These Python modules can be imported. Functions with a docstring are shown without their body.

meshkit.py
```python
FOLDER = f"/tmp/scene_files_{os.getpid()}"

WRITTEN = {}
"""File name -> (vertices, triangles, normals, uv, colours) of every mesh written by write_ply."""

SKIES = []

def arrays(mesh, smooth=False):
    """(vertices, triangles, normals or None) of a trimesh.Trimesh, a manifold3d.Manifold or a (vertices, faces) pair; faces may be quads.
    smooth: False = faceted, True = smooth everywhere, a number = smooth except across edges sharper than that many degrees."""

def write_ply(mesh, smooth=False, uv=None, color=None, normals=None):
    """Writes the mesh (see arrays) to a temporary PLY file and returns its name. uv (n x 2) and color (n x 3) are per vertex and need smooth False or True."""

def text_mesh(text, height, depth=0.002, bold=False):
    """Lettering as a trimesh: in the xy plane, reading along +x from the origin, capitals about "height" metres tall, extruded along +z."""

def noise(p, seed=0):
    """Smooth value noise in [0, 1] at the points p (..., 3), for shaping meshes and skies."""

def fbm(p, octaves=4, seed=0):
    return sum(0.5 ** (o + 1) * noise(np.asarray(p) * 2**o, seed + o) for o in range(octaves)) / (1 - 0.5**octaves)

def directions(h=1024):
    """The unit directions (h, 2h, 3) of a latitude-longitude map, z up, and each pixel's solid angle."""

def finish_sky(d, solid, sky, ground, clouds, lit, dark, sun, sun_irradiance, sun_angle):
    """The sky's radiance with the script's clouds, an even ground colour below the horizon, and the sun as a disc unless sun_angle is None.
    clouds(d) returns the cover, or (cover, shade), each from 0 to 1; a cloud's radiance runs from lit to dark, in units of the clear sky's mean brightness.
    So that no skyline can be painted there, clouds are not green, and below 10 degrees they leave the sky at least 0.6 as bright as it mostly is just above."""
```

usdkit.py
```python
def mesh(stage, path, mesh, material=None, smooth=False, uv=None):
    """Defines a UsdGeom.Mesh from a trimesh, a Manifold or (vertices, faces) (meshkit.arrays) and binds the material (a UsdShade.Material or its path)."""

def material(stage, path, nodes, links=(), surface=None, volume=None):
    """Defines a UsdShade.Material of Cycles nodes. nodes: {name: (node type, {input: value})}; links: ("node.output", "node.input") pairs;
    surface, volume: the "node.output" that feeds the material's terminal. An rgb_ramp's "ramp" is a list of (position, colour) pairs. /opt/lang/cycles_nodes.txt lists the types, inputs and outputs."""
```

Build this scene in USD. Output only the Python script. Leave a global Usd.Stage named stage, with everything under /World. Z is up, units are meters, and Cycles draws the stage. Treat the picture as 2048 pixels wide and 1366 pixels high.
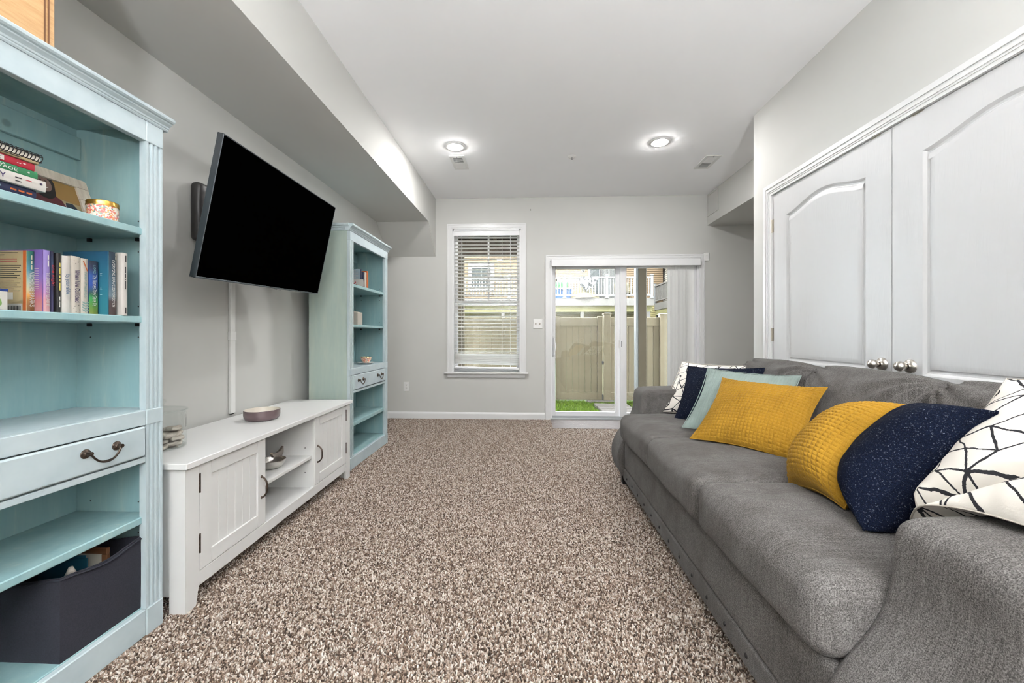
import math
import numpy as np
import trimesh
from shapely.geometry import Polygon, box as sbox
from pxr import Usd, UsdGeom, UsdLux, UsdShade, Gf, Sdf, Vt
import usdkit
import meshkit

stage = Usd.Stage.CreateInMemory()
UsdGeom.SetStageUpAxis(stage, 'Z')
UsdGeom.SetStageMetersPerUnit(stage, 1.0)
UsdGeom.Xform.Define(stage, '/World')
UsdGeom.Scope.Define(stage, '/World/Looks')
T_ = Sdf.ValueTypeNames

# ------------------------------------------------------------------ camera
cam = UsdGeom.Camera.Define(stage, '/World/camera')
cam.CreateHorizontalApertureAttr(36.0)
cam.CreateVerticalApertureAttr(36.0 * 1366 / 2048)
cam.CreateFocalLengthAttr(36.0 * 800 / 2048)
cam.CreateVerticalApertureOffsetAttr(-36.0 * 13 / 2048)
cam.CreateClippingRangeAttr(Gf.Vec2f(0.05, 500))
cam.CreateExposureAttr(0.45)
_c = UsdGeom.Xformable(cam)
_c.AddTranslateOp().Set(Gf.Vec3d(0, 0, 1.043))
_c.AddRotateZOp().Set(math.degrees(math.atan(35 / 800)))
_c.AddRotateXOp().Set(90.0)

# ------------------------------------------------------------------ sky, sun
SKY_LEVEL, SUN_LEVEL, LAMP_LEVEL, DIM_LEVEL, FILL_LEVEL = 13.0, 0.5, 430.0, 75.0, 1850.0
dome = UsdLux.DomeLight.Define(stage, '/World/sky')
dome.CreateIntensityAttr(SKY_LEVEL)
dome.CreateColorAttr(Gf.Vec3f(0.82, 0.91, 1.0))
sun = UsdLux.DistantLight.Define(stage, '/World/sun')
sun.CreateAngleAttr(0.6)
sun.CreateNormalizeAttr(True)
sun.CreateIntensityAttr(SUN_LEVEL)
sun.CreateColorAttr(Gf.Vec3f(1.0, 0.93, 0.82))


def aim(prim, d):
    d = np.array(d, float) / np.linalg.norm(d)
    z = -d
    x = np.cross([0, 0, 1.0], z); x /= np.linalg.norm(x)
    y = np.cross(z, x)
    m = Gf.Matrix4d(*x, 0, *y, 0, *z, 0, 0, 0, 0, 1)
    UsdGeom.Xformable(prim).AddTransformOp().Set(m)


aim(sun, (0.45, 0.80, -0.80))

# ------------------------------------------------------------------ materials
LK = {}


def mat(name, nodes, links, surface='p.BSDF'):
    LK[name] = usdkit.material(stage, '/World/Looks/' + name, nodes, links, surface=surface)
    return LK[name]


def plain(name, c, rough=0.5, metal=0.0, spec=0.5, **kw):
    return mat(name, {'p': ('principled_bsdf', dict(base_color=c, roughness=rough, metallic=metal, specular_ior_level=spec, **kw))}, [])


def noisy(name, c1, c2, scale=20.0, rough=0.5, bump=0.0, bscale=None, stretch=(1, 1, 1), detail=4.0, lo=0.35, hi=0.65, dist=0.002, metal=0.0, spec=0.5, **kw):
    n = {'tc': ('texture_coordinate', {}), 'm': ('mapping', {'scale': stretch}),
         'n': ('noise_texture', {'scale': scale, 'detail': detail, 'roughness': 0.6}),
         'r': ('rgb_ramp', {'ramp': [(0, c1), (lo, c1), (hi, c2), (1, c2)]}),
         'p': ('principled_bsdf', dict(roughness=rough, metallic=metal, specular_ior_level=spec, **kw))}
    l = [('tc.object', 'm.vector'), ('m.vector', 'n.vector'), ('n.fac', 'r.fac'), ('r.color', 'p.base_color')]
    if bump:
        n['nb'] = ('noise_texture', {'scale': bscale or scale * 4, 'detail': 3.0})
        n['b'] = ('bump', {'strength': bump, 'distance': dist})
        l += [('m.vector', 'nb.vector'), ('nb.fac', 'b.height'), ('b.normal', 'p.normal')]
    return mat(name, n, l)


def zramp(name, z0, z1, stops, rough=0.5):
    """printed colour that runs along the object's own height"""
    return mat(name, {'tc': ('texture_coordinate', {}), 's': ('separate_xyz', {}),
                      'm': ('map_range', {'from_min': z0, 'from_max': z1, 'to_min': 0.0, 'to_max': 1.0, 'clamp': True}),
                      'r': ('rgb_ramp', {'ramp': [(p, tuple(.72 * v for v in c)) for p, c in stops]}), 'p': ('principled_bsdf', {'roughness': rough})},
               [('tc.object', 's.vector'), ('s.z', 'm.value'), ('m.result', 'r.fac'), ('r.color', 'p.base_color')])


def srgb(r, g, b):
    f = lambda x: x / 12.92 if x <= 0.04045 else ((x + 0.055) / 1.055) ** 2.4
    return tuple(f(v / 255.0) for v in (r, g, b))


WALLC = (0.51, 0.508, 0.487)
noisy('wall_paint', WALLC, tuple(v * 1.015 for v in WALLC), 3, 0.75, 0.08, 220, dist=0.001)
noisy('ceiling_paint', (0.90, 0.90, 0.91), (0.91, 0.91, 0.92), 3, 0.85, 0.1, 160, dist=0.001)
plain('trim_white', (0.68, 0.68, 0.68), 0.35)
plain('vinyl_white', (0.74, 0.74, 0.75), 0.35)
plain('plate_white', (0.72, 0.715, 0.70), 0.35)
plain('dark_slot', (0.03, 0.03, 0.03), 0.6)
# moulded closet doors: white paint over an embossed oak grain
mat('door_white', {'tc': ('texture_coordinate', {}), 'm': ('mapping', {'scale': (1, 1, 0.13)}),
                   'w': ('noise_texture', {'scale': 60.0, 'detail': 5.0, 'distortion': 1.2}),
                   'n': ('noise_texture', {'scale': 5.0, 'detail': 1.0, 'distortion': 0.4}),
                   'mu': ('math', {'math_type': 'multiply', 'value2': 26.0}), 'si': ('math', {'math_type': 'sine'}),
                   'ad': ('math', {'math_type': 'multiply_add', 'value2': 0.35}),
                   'b': ('bump', {'strength': 0.5, 'distance': 0.0015}),
                   'p': ('principled_bsdf', {'base_color': (0.55, 0.55, 0.555), 'roughness': 0.42})},
    [('tc.object', 'm.vector'), ('m.vector', 'w.vector'), ('m.vector', 'n.vector'), ('n.fac', 'mu.value1'), ('mu.value', 'si.value1'),
     ('si.value', 'ad.value1'), ('w.fac', 'ad.value3'), ('ad.value', 'b.height'), ('b.normal', 'p.normal')])
noisy('carpet_base', (0.09, 0.065, 0.05), (0.16, 0.12, 0.09), 300, 0.95)
# carpet yarn: every tuft picks its own tone
mat('carpet_yarn', {'a': ('attribute', {'attribute': 'tone'}),
                    'r': ('rgb_ramp', {'ramp': [(0, srgb(52, 38, 28)), (0.2, srgb(94, 74, 60)), (0.45, srgb(142, 122, 107)), (0.7, srgb(178, 163, 150)), (1.0, srgb(222, 214, 206))]}),
                    'p': ('principled_bsdf', {'roughness': 0.9, 'sheen_weight': 0.03})},
    [('a.fac', 'r.fac'), ('r.color', 'p.base_color')])
# painted bookcases: rubbed aqua over pine; one paint split into lit and shaded tones
mat('aqua_shaded', {'tc': ('texture_coordinate', {}), 'm': ('mapping', {'scale': (6, 6, 0.9)}),
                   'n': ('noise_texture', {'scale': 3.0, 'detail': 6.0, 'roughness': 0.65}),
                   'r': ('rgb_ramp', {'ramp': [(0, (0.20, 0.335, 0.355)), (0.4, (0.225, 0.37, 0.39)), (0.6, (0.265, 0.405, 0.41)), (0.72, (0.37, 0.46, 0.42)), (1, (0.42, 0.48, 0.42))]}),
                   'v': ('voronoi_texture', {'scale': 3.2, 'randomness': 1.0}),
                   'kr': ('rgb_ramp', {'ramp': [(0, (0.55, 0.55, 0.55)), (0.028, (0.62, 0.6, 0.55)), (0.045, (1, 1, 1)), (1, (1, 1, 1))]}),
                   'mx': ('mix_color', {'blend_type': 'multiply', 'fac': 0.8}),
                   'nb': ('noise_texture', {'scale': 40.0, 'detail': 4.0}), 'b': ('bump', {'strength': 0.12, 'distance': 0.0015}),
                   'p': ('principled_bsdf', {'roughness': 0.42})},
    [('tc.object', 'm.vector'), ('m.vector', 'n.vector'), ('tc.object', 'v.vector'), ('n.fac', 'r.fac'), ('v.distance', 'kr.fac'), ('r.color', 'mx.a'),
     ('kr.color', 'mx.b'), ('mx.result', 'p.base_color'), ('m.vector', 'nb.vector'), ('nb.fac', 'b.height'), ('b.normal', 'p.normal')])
mat('aqua_side_lit', {'tc': ('texture_coordinate', {}), 'm': ('mapping', {'scale': (6, 6, 0.9)}),
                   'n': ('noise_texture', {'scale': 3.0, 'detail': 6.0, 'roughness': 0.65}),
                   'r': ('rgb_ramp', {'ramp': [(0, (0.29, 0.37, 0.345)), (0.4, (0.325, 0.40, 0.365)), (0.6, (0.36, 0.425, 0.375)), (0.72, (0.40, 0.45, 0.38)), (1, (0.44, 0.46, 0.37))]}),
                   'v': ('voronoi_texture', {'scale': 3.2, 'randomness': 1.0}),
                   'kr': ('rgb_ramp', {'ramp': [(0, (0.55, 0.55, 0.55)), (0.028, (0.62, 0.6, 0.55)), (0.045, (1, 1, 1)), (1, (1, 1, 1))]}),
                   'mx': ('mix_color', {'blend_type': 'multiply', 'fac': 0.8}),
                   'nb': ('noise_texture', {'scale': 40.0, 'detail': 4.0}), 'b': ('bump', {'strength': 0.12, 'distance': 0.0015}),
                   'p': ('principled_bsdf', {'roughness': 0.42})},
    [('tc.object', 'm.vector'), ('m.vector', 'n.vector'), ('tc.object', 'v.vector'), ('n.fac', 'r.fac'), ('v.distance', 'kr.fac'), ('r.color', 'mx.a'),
     ('kr.color', 'mx.b'), ('mx.result', 'p.base_color'), ('m.vector', 'nb.vector'), ('nb.fac', 'b.height'), ('b.normal', 'p.normal')])  # paler copy of the same paint, for the outer side
noisy('aqua_lit', (0.40, 0.48, 0.51), (0.46, 0.535, 0.56), 8, 0.4, 0.08, 60, (3, 1, 1), dist=0.001)  # lit copy of the bookcase paint, for the fronts
noisy('bronze', (0.05, 0.04, 0.035), (0.12, 0.09, 0.07), 60, 0.35, metal=0.9)
plain('black_metal', (0.025, 0.023, 0.024), 0.4, 0.6)
plain('nickel', (0.62, 0.58, 0.53), 0.26, 1.0)
plain('hinge_metal', (0.42, 0.39, 0.34), 0.35, 1.0)
plain('sill_grey', (0.36, 0.37, 0.38), 0.4)
noisy('mat_pale', (0.175, 0.15, 0.142), (0.23, 0.205, 0.196), 30, 0.95, 0.2, 90, (0.4, 3, 1), spec=0.04)
plain('stand_white', (0.68, 0.678, 0.67), 0.38)
plain('tv_screen', (0.0005, 0.0005, 0.0005), 0.6, spec=0.0)
plain('tv_bezel', (0.10, 0.115, 0.13), 0.3, 0.7)
plain('tv_back', (0.03, 0.03, 0.032), 0.5)
plain('mount_black', (0.022, 0.02, 0.02), 0.42)
plain('steel_grey', (0.35, 0.35, 0.36), 0.35, 0.9)
plain('mauve_glaze', (0.115, 0.08, 0.083), 0.22)
plain('cream_glaze', (0.58, 0.53, 0.46), 0.25)
noisy('hammered_silver', (0.5, 0.48, 0.45), (0.62, 0.6, 0.57), 10, 0.22, 0.5, 38, dist=0.006, metal=1.0)
plain('moon_bronze', (0.30, 0.24, 0.20), 0.2, 1.0)
noisy('stone', (0.33, 0.29, 0.25), (0.55, 0.5, 0.44), 45, 0.8, 0.4, 120, (1, 1, 3))
noisy('oak_box', (0.46, 0.27, 0.12), (0.56, 0.35, 0.175), 14, 0.45, 0.1, 60, (1, 1, 12))
plain('dark_wood', (0.14, 0.06, 0.025), 0.5)
noisy('bin_fabric', (0.008, 0.0085, 0.015), (0.015, 0.0155, 0.026), 260, 0.9, 0.3, 420, dist=0.001)
noisy('whitewashed', (0.50, 0.42, 0.34), (0.62, 0.54, 0.45), 10, 0.7, 0.1, 60, (1, 8, 1))
plain('gold_lid', (0.72, 0.42, 0.10), 0.25, 1.0)
plain('paper', (0.70, 0.66, 0.58), 0.9)
plain('lamp_trim', (0.86, 0.86, 0.86), 0.4)
mat('lamp_glow', {'e': ('emission', {'color': (1.0, 0.985, 0.965), 'strength': LAMP_LEVEL})}, [], surface='e.emission')
mat('added_dim_glow', {'e': ('emission', {'color': (1.0, 0.985, 0.965), 'strength': DIM_LEVEL})}, [], surface='e.emission')
mat('fill_glow', {'e': ('emission', {'color': (0.97, 0.985, 1.0), 'strength': FILL_LEVEL})}, [], surface='e.emission')
mat('jar_glass', {'w': ('layer_weight', {'blend': 0.5}), 'pw': ('math', {'math_type': 'power', 'value2': 3.0}), 'sc': ('math', {'math_type': 'multiply_add', 'value2': 0.55, 'value3': 0.035}),
                  't': ('transparent_bsdf', {'color': (0.955, 0.97, 0.965)}), 'g': ('glossy_bsdf', {'color': (1, 1, 1), 'roughness': 0.03}), 'm': ('mix_closure', {})},
    [('w.facing', 'pw.value1'), ('pw.value', 'sc.value1'), ('sc.value', 'm.fac'), ('t.BSDF', 'm.closure1'), ('g.BSDF', 'm.closure2')], surface='m.closure')
# window glass and jar glass
mat('pane_glass', {'f': ('fresnel', {'IOR': 1.45}), 't': ('transparent_bsdf', {'color': (0.97, 0.985, 0.975)}), 'g': ('glossy_bsdf', {'color': (1, 1, 1), 'roughness': 0.0}),
                   'm': ('mix_closure', {})}, [('f.fac', 'm.fac'), ('t.BSDF', 'm.closure1'), ('g.BSDF', 'm.closure2')], surface='m.closure')
plain('clear_glass', (0.98, 0.99, 0.99), 0.0, transmission_weight=1.0, ior=1.45)
mat('blind_slat', {'p': ('principled_bsdf', {'base_color': (0.86, 0.86, 0.85), 'roughness': 0.4}), 't': ('translucent_bsdf', {'color': (0.95, 0.945, 0.93)}),
                   'm': ('mix_closure', {'fac': 0.55})}, [('p.BSDF', 'm.closure1'), ('t.BSDF', 'm.closure2')], surface='m.closure')
mat('blind_vane', {'p': ('principled_bsdf', {'base_color': (0.90, 0.90, 0.89), 'roughness': 0.5}), 't': ('translucent_bsdf', {'color': (0.85, 0.85, 0.84)}),
                   'm': ('mix_closure', {'fac': 0.15})}, [('p.BSDF', 'm.closure1'), ('t.BSDF', 'm.closure2')], surface='m.closure')


def fabric(name, dark, light, scale=420, bump=0.5, stretch=(1, 1, 1), rough=0.92, sheen=0.04, speck=None, dist=0.0015, spec=0.15):
    n = {'tc': ('texture_coordinate', {}), 'm': ('mapping', {'scale': stretch}),
         'n': ('noise_texture', {'scale': scale, 'detail': 2.0, 'roughness': 0.7}),
         'n2': ('noise_texture', {'scale': 7.0, 'detail': 3.0}),
         'r': ('rgb_ramp', {'ramp': [(0, dark), (0.36, dark), (0.66, light), (1, light)]}),
         'r2': ('rgb_ramp', {'ramp': [(0, (0.72, 0.715, 0.71)), (0.35, (0.8, 0.795, 0.79)), (0.62, (1, 1, 1)), (1, (1, 1, 1))]}),
         'mx': ('mix_color', {'blend_type': 'multiply', 'fac': 1.0}),
         'b': ('bump', {'strength': bump, 'distance': dist}),
         'p': ('principled_bsdf', {'roughness': rough, 'sheen_weight': sheen, 'sheen_roughness': 0.5, 'specular_ior_level': spec})}
    l = [('tc.object', 'm.vector'), ('m.vector', 'n.vector'), ('tc.object', 'n2.vector'), ('n.fac', 'r.fac'), ('n2.fac', 'r2.fac'), ('r.color', 'mx.a'), ('r2.color', 'mx.b'),
         ('n.fac', 'b.height'), ('b.normal', 'p.normal')]
    if speck:
        n['sn'] = ('noise_texture', {'scale': 230.0, 'detail': 3.0, 'roughness': 0.75})
        n['sr'] = ('rgb_ramp', {'ramp': [(0, (0, 0, 0)), (0.59, (0, 0, 0)), (0.74, (1, 1, 1)), (1, (1, 1, 1))]})
        n['mz'] = ('mix_color', {'b': speck})
        l += [('tc.object', 'sn.vector'), ('sn.fac', 'sr.fac'), ('sr.color', 'mz.fac'), ('mx.result', 'mz.a'), ('mz.result', 'p.base_color')]
    else:
        l += [('mx.result', 'p.base_color')]
    return mat(name, n, l)


mat('sofa_chenille', {'tc': ('texture_coordinate', {}), 'm': ('mapping', {'scale': (14, 520, 14)}),
                      'n': ('noise_texture', {'scale': 430.0, 'detail': 2.0, 'roughness': 0.75}), 'st': ('noise_texture', {'scale': 1.0, 'detail': 2.0, 'roughness': 0.6}),
                      'n2': ('noise_texture', {'scale': 6.0, 'detail': 4.0, 'roughness': 0.6}),
                      'a': ('math', {'math_type': 'multiply_add', 'value2': 0.80}), 'b2': ('math', {'math_type': 'multiply', 'value2': 0.20}),
                      'r': ('rgb_ramp', {'ramp': [(0, (0.024, 0.022, 0.021)), (0.36, (0.036, 0.033, 0.031)), (0.5, (0.105, 0.099, 0.095)), (0.64, (0.205, 0.195, 0.188)), (1, (0.26, 0.25, 0.24))]}),
                      'r2': ('rgb_ramp', {'ramp': [(0, (0.66, 0.64, 0.62)), (0.38, (0.76, 0.745, 0.73)), (0.6, (1, 1, 1)), (1, (1.0, 1.0, 1.0))]}),
                      'mx': ('mix_color', {'blend_type': 'multiply', 'fac': 1.0}), 'b': ('bump', {'strength': 0.6, 'distance': 0.0015}),
                      'p': ('principled_bsdf', {'roughness': 0.92, 'sheen_weight': 0.04, 'specular_ior_level': 0.15})},
    [('tc.object', 'm.vector'), ('tc.object', 'n.vector'), ('m.vector', 'st.vector'), ('tc.object', 'n2.vector'), ('st.fac', 'b2.value1'), ('n.fac', 'a.value1'), ('b2.value', 'a.value3'),
     ('a.value', 'r.fac'), ('n2.fac', 'r2.fac'), ('r.color', 'mx.a'), ('r2.color', 'mx.b'), ('mx.result', 'p.base_color'), ('a.value', 'b.height'), ('b.normal', 'p.normal')])
fabric('navy_cloth', (0.0025, 0.0035, 0.009), (0.007, 0.011, 0.026), 500, 0.5, speck=(0.16, 0.18, 0.21), sheen=0.0, spec=0.06)
fabric('mint_cloth', (0.20, 0.255, 0.24), (0.27, 0.33, 0.31), 500, 0.3)
fabric('mustard_cloth', (0.29, 0.15, 0.012), (0.38, 0.21, 0.022), 400, 0.3)
# ivory cloth with inked lines: the mask comes from a primvar on the mesh
mat('inked_cloth', {'a': ('attribute', {'attribute': 'ink'}), 'tc': ('texture_coordinate', {}), 'n': ('noise_texture', {'scale': 240.0, 'detail': 3.0}),
                    'ad': ('math', {'math_type': 'multiply_add', 'value2': 0.7}), 'of': ('math', {'math_type': 'subtract', 'value2': 0.35}),
                    'r': ('rgb_ramp', {'ramp': [(0, (0, 0, 0)), (0.42, (0, 0, 0)), (0.58, (1, 1, 1)), (1, (1, 1, 1))]}),
                    'mx': ('mix_color', {'a': (0.72, 0.68, 0.62), 'b': (0.02, 0.02, 0.024)}), 'b': ('bump', {'strength': 0.3, 'distance': 0.001}),
                    'p': ('principled_bsdf', {'roughness': 0.9, 'specular_ior_level': 0.2})},
    [('tc.object', 'n.vector'), ('n.fac', 'of.value1'), ('of.value', 'ad.value1'), ('a.fac', 'ad.value3'), ('ad.value', 'r.fac'), ('r.color', 'mx.fac'),
     ('mx.result', 'p.base_color'), ('n.fac', 'b.height'), ('b.normal', 'p.normal')])

# ------------------------------------------------------------------ scene helpers
USED = set()


def numbered(parent, name):
    p, k = parent + '/' + name, 0
    while p in USED:
        k += 1
        p = '%s/%s_%03d' % (parent, name, k)
    USED.add(p)
    return p


def meta(prim, label=None, cat=None, group=None, kind=None):
    for k, v in (('label', label), ('category', cat), ('group', group), ('kind', kind)):
        if v:
            prim.SetCustomDataByKey(k, v)
    return prim


def cat(*ms):
    out = []
    for m in ms:
        if isinstance(m, (list, tuple)):
            out += list(m)
        else:
            out.append(m)
    return trimesh.util.concatenate(out) if len(out) > 1 else out[0]


def primvar(prim, name, values, interp='vertex'):
    UsdGeom.PrimvarsAPI(prim).CreatePrimvar(name, T_.FloatArray, interp).Set(Vt.FloatArray.FromNumpy(np.asarray(values, np.float32)))


def obj(name, mesh, material, parent=None, smooth=30, label=None, category=None, group=None, kind=None):
    path = numbered(str(parent.GetPath()) if parent else '/World', name)
    if isinstance(mesh, list):
        mesh = cat(mesh)
    m = usdkit.mesh(stage, path, mesh, LK[material], smooth)
    return meta(m.GetPrim(), label, category, group, kind)


def struct(name, mesh, material, parent=None, smooth=30):
    return obj(name, mesh, material, parent, smooth, kind=None if parent else 'structure')


def thing(name, label=None, category=None, loc=(0, 0, 0), rz=0.0, group=None, kind=None, basis=None):
    x = UsdGeom.Xform.Define(stage, numbered('/World', name))
    if basis is not None:
        ex, ey, ez = [np.asarray(v, float) for v in basis]
        x.AddTransformOp().Set(Gf.Matrix4d(*[float(v) for v in ex], 0, *[float(v) for v in ey], 0, *[float(v) for v in ez], 0, *[float(v) for v in loc], 1))
    else:
        x.AddTranslateOp().Set(Gf.Vec3d(*[float(v) for v in loc]))
        if rz:
            x.AddRotateZOp().Set(float(rz))
    return meta(x.GetPrim(), label, category, group, kind)


def copy_of(src, label, loc, rz=0.0, category=None, group=None):
    d = src.GetCustomData()
    base = src.GetName()
    if base[-4:-3] == '_' and base[-3:].isdigit():
        base = base[:-4]
    r = thing(base, label, category or d['category'], loc, rz, group or d.get('group'))
    r.GetReferences().AddInternalReference(src.GetPath())
    r.SetInstanceable(True)
    return r


# ------------------------------------------------------------------ mesh helpers
def B(x0, x1, y0, y1, z0, z1, b=0.0):
    x0, x1 = min(x0, x1), max(x0, x1); y0, y1 = min(y0, y1), max(y0, y1); z0, z1 = min(z0, z1), max(z0, z1)
    if b <= 0:
        return trimesh.creation.box(bounds=[[x0, y0, z0], [x1, y1, z1]])
    b = min(b, (x1 - x0) * .45, (y1 - y0) * .45, (z1 - z0) * .45)
    pts = []
    for x, sx in ((x0, 1), (x1, -1)):
        for y, sy in ((y0, 1), (y1, -1)):
            for z, sz in ((z0, 1), (z1, -1)):
                pts += [(x, y + sy * b, z + sz * b), (x + sx * b, y, z + sz * b), (x + sx * b, y + sy * b, z)]
    return trimesh.convex.convex_hull(np.array(pts))


def lathe(profile, n=32, axis='z', at=(0, 0, 0)):
    """profile: (radius, height) pairs; closed with fans where the radius is 0"""
    p = np.array(profile, float)
    a = np.arange(n) * 2 * np.pi / n
    v = np.stack([p[:, None, 0] * np.cos(a), p[:, None, 0] * np.sin(a), np.repeat(p[:, 1:2], n, 1)], -1).reshape(-1, 3)
    f = []
    for i in range(len(p) - 1):
        for j in range(n):
            k = (j + 1) % n
            q = (i * n + j, i * n + k, (i + 1) * n + k, (i + 1) * n + j)
            if p[i, 0] > 1e-9:
                f.append((q[0], q[1], q[2]) if p[i + 1, 0] > 1e-9 else (q[0], q[1], q[2]))
            if p[i + 1, 0] > 1e-9:
                f.append((q[0], q[2], q[3]))
    m = trimesh.Trimesh(v, np.array(f), process=True)
    if m.is_watertight and m.volume < 0:
        m.invert()
    if axis == 'x':
        m.apply_transform(trimesh.transformations.rotation_matrix(np.pi / 2, [0, 1, 0]))
    elif axis == '-x':
        m.apply_transform(trimesh.transformations.rotation_matrix(-np.pi / 2, [0, 1, 0]))
    elif axis == 'y':
        m.apply_transform(trimesh.transformations.rotation_matrix(-np.pi / 2, [1, 0, 0]))
    elif axis == '-y':
        m.apply_transform(trimesh.transformations.rotation_matrix(np.pi / 2, [1, 0, 0]))
    m.apply_translation(at)
    return m


def tube(pts, r, n=8, closed=False):
    p = np.asarray(pts, float)
    r = np.broadcast_to(np.asarray(r, float), (len(p),))
    t = np.gradient(p, axis=0) if not closed else np.roll(p, -1, 0) - np.roll(p, 1, 0)
    t /= np.linalg.norm(t, axis=1, keepdims=True) + 1e-12
    a = np.cross(t[0], [0, 0, 1.0] if abs(t[0][2]) < .9 else [1.0, 0, 0]); a /= np.linalg.norm(a)
    vs = []
    for i in range(len(p)):
        a = a - t[i] * (a @ t[i]); a /= np.linalg.norm(a) + 1e-12
        b = np.cross(t[i], a)
        g = np.arange(n) * 2 * np.pi / n
        vs.append(p[i] + r[i] * (np.cos(g)[:, None] * a + np.sin(g)[:, None] * b))
    v = np.vstack(vs)
    f = []
    m = len(p)
    for i in range(m if closed else m - 1):
        for j in range(n):
            k = (j + 1) % n
            i2 = (i + 1) % m
            q = (i * n + j, i * n + k, i2 * n + k, i2 * n + j)
            f += [(q[0], q[1], q[2]), (q[0], q[2], q[3])]
    if not closed:
        c0, c1 = len(v), len(v) + 1
        v = np.vstack([v, p[0], p[-1]])
        for j in range(n):
            k = (j + 1) % n
            f += [(c0, k, j), (c1, (m - 1) * n + j, (m - 1) * n + k)]
    return trimesh.Trimesh(v, np.array(f), process=False)


def prism(poly, d0, d1, plane='xz'):
    """polygon extruded along the axis its plane leaves out"""
    if not isinstance(poly, Polygon):
        poly = Polygon(poly)
    m = trimesh.creation.extrude_polygon(poly, d1 - d0, engine='earcut')
    v = np.array(m.vertices)
    if plane == 'xz':      # along y
        v = np.stack([v[:, 0], d0 + v[:, 2], v[:, 1]], -1); flip = True
    elif plane == 'yz':    # along x
        v = np.stack([d0 + v[:, 2], v[:, 0], v[:, 1]], -1); flip = False
    else:
        v = np.stack([v[:, 0], v[:, 1], d0 + v[:, 2]], -1); flip = False
    f = np.array(m.faces)
    if flip:
        f = f[:, ::-1]
    return trimesh.Trimesh(v, f, process=False)


def move(m, d=(0, 0, 0), rx=0, ry=0, rz=0, at=(0, 0, 0)):
    m = m.copy()
    for ang, ax in ((rx, [1, 0, 0]), (ry, [0, 1, 0]), (rz, [0, 0, 1])):
        if ang:
            m.apply_transform(trimesh.transformations.rotation_matrix(math.radians(ang), ax, at))
    m.apply_translation(d)
    return m


def frame_map(m, o, ex, ey, ez):
    m = m.copy()
    v = np.asarray(m.vertices)
    m.vertices = np.asarray(o) + v[:, :1] * np.asarray(ex) + v[:, 1:2] * np.asarray(ey) + v[:, 2:3] * np.asarray(ez)
    return m


def text(s, h, o, read, up, length=None, bold=False, depth=0.0006):
    if s.startswith('|'):            # print too small to read in the photo: short bars, one per word
        x, bars_ = 0.0, []
        for n in s[1:].split():
            bars_.append(B(x, x + int(n) * h * .62, h * .15, h * .70, 0, depth)); x += int(n) * h * .62 + h * .5
        m = cat(bars_)
    else:
        m = meshkit.text_mesh(s, h, depth, bold)
    v = np.array(m.vertices)
    v[:, 0] -= v[:, 0].min()
    if length:
        v[:, 0] *= length / max(v[:, 0].max(), 1e-9)
    m.vertices = v
    return frame_map(m, o, read, up, np.cross(read, up))


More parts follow.
